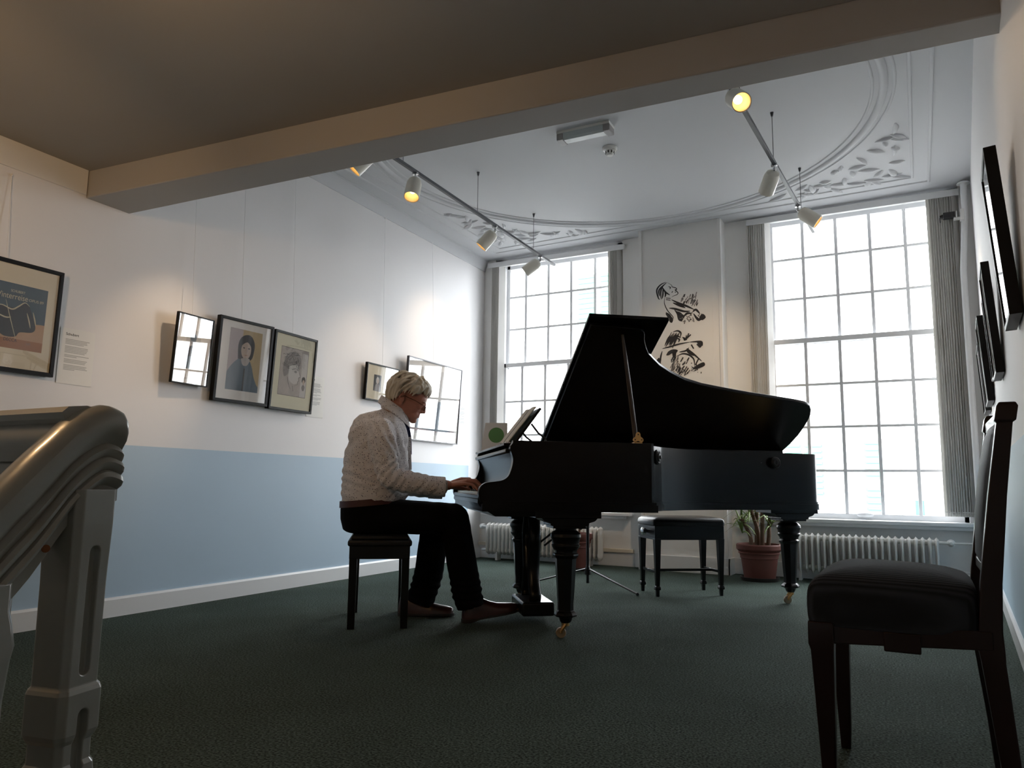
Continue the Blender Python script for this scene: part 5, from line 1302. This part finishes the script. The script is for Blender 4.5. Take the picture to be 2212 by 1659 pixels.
def folds(p, n):
    w = Vector((p.x - .97, p.y + .73, p.z))
    d = 0.0
    d += .0045 * noise.noise(Vector((w.x * 7, w.y * 9, w.z * 17))) + .0022 * noise.noise(Vector((w.x * 18, w.y * 14, w.z * 26)))
    e = math.exp(-((w.x + .90) ** 2 + (w.z - .83) ** 2) / .012)                      # gathers round the elbow
    d += e * .0045 * math.sin((w.z * .75 - w.x * .9) * 150 + 3 * noise.noise(w * 9))
    f = math.exp(-((w.x + .93) ** 2 + (w.z - 1.0) ** 2) / .02)                       # pulls below the shoulder
    d += f * .005 * math.sin((w.x * 1.0 + w.z * .38) * 140 + 4 * noise.noise(w * 7))
    g_ = math.exp(-((w.z - .80) ** 2) / .012) * (1 if w.x < -.95 else .3)
    d += g_ * .0038 * math.sin((w.z * 1.0 + w.x * .35) * 120 + 5 * noise.noise(w * 6))
    k = math.exp(-((w.x + .72) ** 2) / .012) * (1 if w.z < .85 else 0)
    d += k * .0016 * math.sin((w.x * 1.0 - w.z * .9) * 120 + 3 * noise.noise(w * 8))
    return p + n * d
sh = fuse(s, 'shirt', M['shirt'], t, .0055, 4, folds)
# cuffs, collar, dark inner placket
for y, ex in ((.503, 0), (.952, .02)):
    mb = MB(); o = []
    for k, (x, r) in enumerate(((-.70, .0555), (-.665, .0565), (-.618, .0555), (-.615, .0535), (-.615, .048), (-.66, .047))):
        o.append([J(x + ex, y + r * .92 * math.cos(a), .749 - ex - .04 * (x + .65) + r * math.sin(a)) for a in [2 * PI * q / 28 for q in range(28)]])
    mb.rings(o, cap=False); mb.build('cuff', M['shirt'], sh, smooth=50)
mb = MB(); o = []
CN = Vector((-.905, .73, 1.172))
def col(a, rr, up, fall=0.0):
    """collar band round the neck; a = 0 is the throat"""
    f = (1 + math.cos(a)) / 2
    p = CN + Vector((math.cos(a) * rr * 1.04, math.sin(a) * rr * .98, 0))
    slope = -.52 * (p.x - CN.x)
    return J(p.x, p.y, p.z + slope + up * (1 - .35 * f) - fall * f)
N_ = 40; AA = [.16 + (2 * PI - .32) * k / N_ for k in range(N_ + 1)]
for rr, up, fall in ((.074, -.012, .0), (.071, .030, .0), (.070, .058, .004), (.075, .062, .004), (.082, .045, .012), (.094, .012, .046), (.0905, .010, .046), (.078, .040, .010)):
    o.append([col(a, rr, up, fall) for a in AA])
mb.rings([list(r) for r in zip(*o)], cap=True); mb.build('collar', M['shirt'], sh, smooth=50)
pl = [(-.838, 1.118), (-.822, 1.08), (-.812, 1.03), (-.808, .98), (-.806, .93), (-.803, .88), (-.800, .84)]
def strip_(q, w0, name, m_, dx=0.0):
    mb = MB(); rs = []
    for i, (x, z) in enumerate(q):
        w = w0 - .0012 * i
        rs.append([J(x - .012 + dx, .73 - w, z), J(x + .006 + dx, .73 - w * .8, z + .004), J(x + .008 + dx, .73 + w * .8, z + .004), J(x - .012 + dx, .73 + w, z)])
    mb.rings(rs); mb.build(name, m_, sh, smooth=40)
strip_(pl[:5], .016, 'inner_placket', M['navy'], .003); strip_(pl[2:], .024, 'placket', M['shirt'])
# --- belt, trousers, shoes
mb = MB()
rs = [ell((-1.018, .73, z), .163 + e, .176 + e, 40, -.10, 2.15) for z, e in ((.640, .010), (.640, .016), (.676, .016), (.676, .010))]
mb.rings(rs, cap=False, close=True); mb.build('belt', M['belt'], t, smooth=40)
p = MB()
p.rings([ell((c, .73, z), a, w, 30, 0, 2.2) for c, z, a, w in ((-1.02, .486, .13, .165), (-1.022, .50, .150, .185), (-1.022, .56, .166, .194), (-1.018, .62, .172, .188), (-1.015, .655, .168, .181))])
p.chain([J(-1.03, .645, .572), J(-.90, .625, .578), J(-.76, .612, .574), J(-.62, .605, .572), J(-.560, .603, .566)], [.100, .096, .094, .088, .085], 22)
p.chain([J(-.556, .603, .570), J(-.538, .604, .50), J(-.512, .605, .37), J(-.487, .606, .25), J(-.466, .607, .15)], [.088, .085, .084, .086, .084], 22)
p.tube([J(-.475, .606, .20), J(-.462, .607, .135), J(-.448, .607, .085)], [.085, .082, .079], 22)
p.chain([J(-1.03, .815, .572), J(-.90, .83, .578), J(-.76, .838, .574), J(-.66, .84, .570)], [.100, .096, .092, .086], 22)
p.chain([J(-.655, .84, .568), J(-.645, .842, .49), J(-.655, .845, .37), J(-.668, .846, .25), J(-.690, .846, .17)], [.087, .084, .085, .087, .084], 22)
p.tube([J(-.675, .846, .22), J(-.700, .846, .14), J(-.722, .846, .072)], [.086, .083, .082], 22)
def tfold(q, n):
    w = Vector((q.x - .97, q.y + .73, q.z))
    d = .004 * noise.noise(Vector((w.x * 9, w.y * 9, w.z * 9)))
    k = math.exp(-((w.x + .60) ** 2 + (w.z - .52) ** 2) / .01); d += k * .005 * math.sin((w.x + w.z) * 110)
    k = math.exp(-((w.z - .17) ** 2) / .006); d += k * .004 * math.sin(w.z * 150 + 3 * noise.noise(w * 6))
    return q + n * d
fuse(p, 'trousers', M['trouser'], t, .0055, 3, tfold)
def shoe(heel, toe, zh, zt, nm):
    a = Vector(heel); c = Vector(toe); d = (c - a); L = d.length; d.normalize(); side = Vector((-d.y, d.x))
    def W(f, w, z): return J(a.x + d.x * L * f + side.x * w, a.y + d.y * L * f + side.y * w, z + zh + (zt - zh) * max(0, f - .08))
    mb = MB(); rs = []
    for f, w, hgt in ((0, .022, .050), (.02, .030, .085), (.08, .037, .105), (.20, .038, .112), (.34, .038, .100), (.46, .041, .078), (.60, .047, .060), (.75, .048, .050), (.88, .040, .043), (.96, .026, .036), (1.0, .010, .026)):
        rs.append([W(f, w * math.cos(th) * (1 if th <= PI else 1), .018 + hgt * (math.sin(th) if th <= PI else 0) - (0 if th <= PI else .004)) for th in [PI * k / 10 for k in range(11)]] + [W(f, -w * .6, .014), W(f, 0, .013), W(f, w * .6, .014)])
    mb.rings(rs); so = mb.build('shoe', M['shoe'], t, smooth=50)
    mb = MB(); rs = []
    for f, w in ((-.012, .018), (.03, .034), (.12, .040), (.3, .036), (.5, .043), (.72, .052), (.9, .042), (1.0, .018), (1.015, .006)):
        rs.append([W(f, -w, .006 if f > .28 else 0), W(f, w, .006 if f > .28 else 0), W(f, w, .020), W(f, -w, .020)])
    mb.rings(rs); mb.build('sole', M['sole'], so, bevel=.002)
    mb = MB()
    for k in range(4): mb.tube([W(.34 + .06 * k, .022, .098 - .013 * k), W(.35 + .06 * k, 0, .118 - .014 * k), W(.34 + .06 * k, -.022, .098 - .013 * k)], .0022, 6)
    mb.tube([W(.30, 0, .125), W(.27, -.02, .135), W(.31, -.035, .125)], .0018, 6); mb.build('laces', M['ink'], so, smooth=60)
shoe((-.492, .600), (-.170, .648), .0, .048, 'r'); shoe((-.838, .862), (-.525, .800), .0, .0, 'l')
# ------------------------------------------------------------------ light
world = bpy.data.worlds.new('overcast_sky'); scene.world = world; world.use_nodes = True
wn = world.node_tree; bg = wn.nodes.get('Background')
bg.inputs['Color'].default_value = (0.92, 0.965, 1.0, 1); bg.inputs['Strength'].default_value = 13.5
for (x0, x1, zt) in ((WL[0], WL[1], 3.2), (WR[0], WR[1], 3.26)):
    L = bpy.data.lights.new('window_portal', 'AREA'); L.shape = 'RECTANGLE'; L.size = x1 - x0; L.size_y = zt - ZS; L.cycles.is_portal = True
    o = bpy.data.objects.new('window_portal', L); COL.objects.link(o); o.location = ((x0 + x1) / 2, 7.36, (zt + ZS) / 2)
    o.rotation_euler = (-PI / 2, 0, 0)
# warm lamps of the landing behind the camera
def warm(kind, loc, energy, aim=None, cone=80, r=.05, col=(1, .62, .30)):
    L = bpy.data.lights.new('landing_lamp', kind); L.energy = energy; L.color = col; L.shadow_soft_size = r
    o = bpy.data.objects.new('landing_lamp', L); COL.objects.link(o); o.location = loc
    if kind == 'SPOT':
        L.spot_size = math.radians(cone); L.spot_blend = .8
        o.rotation_euler = (Vector(aim) - Vector(loc)).to_track_quat('-Z', 'Y').to_euler()
warm('SPOT', (-1.85, .98, 2.2), 7, (-1.95, 1.48, 2.48), 85)
warm('POINT', (-2.2, .45, 1.85), 20)
warm('SPOT', (-2.2, .3, 1.9), 40, (-4.0, 2.0, 2.05), 60)

scene.view_settings.view_transform = 'Standard'; scene.view_settings.look = 'None'
scene.view_settings.exposure = 0.0; scene.view_settings.gamma = 1.0; scene.view_settings.use_curve_mapping = False
scene.cycles.use_denoising = True
scene.cycles.adaptive_threshold = 0.02
scene.cycles.max_bounces = 9; scene.cycles.diffuse_bounces = 6; scene.cycles.glossy_bounces = 4; scene.cycles.transparent_max_bounces = 12
scene.cycles.caustics_reflective = False; scene.cycles.caustics_refractive = False
scene.cycles.sample_clamp_indirect = 6.0
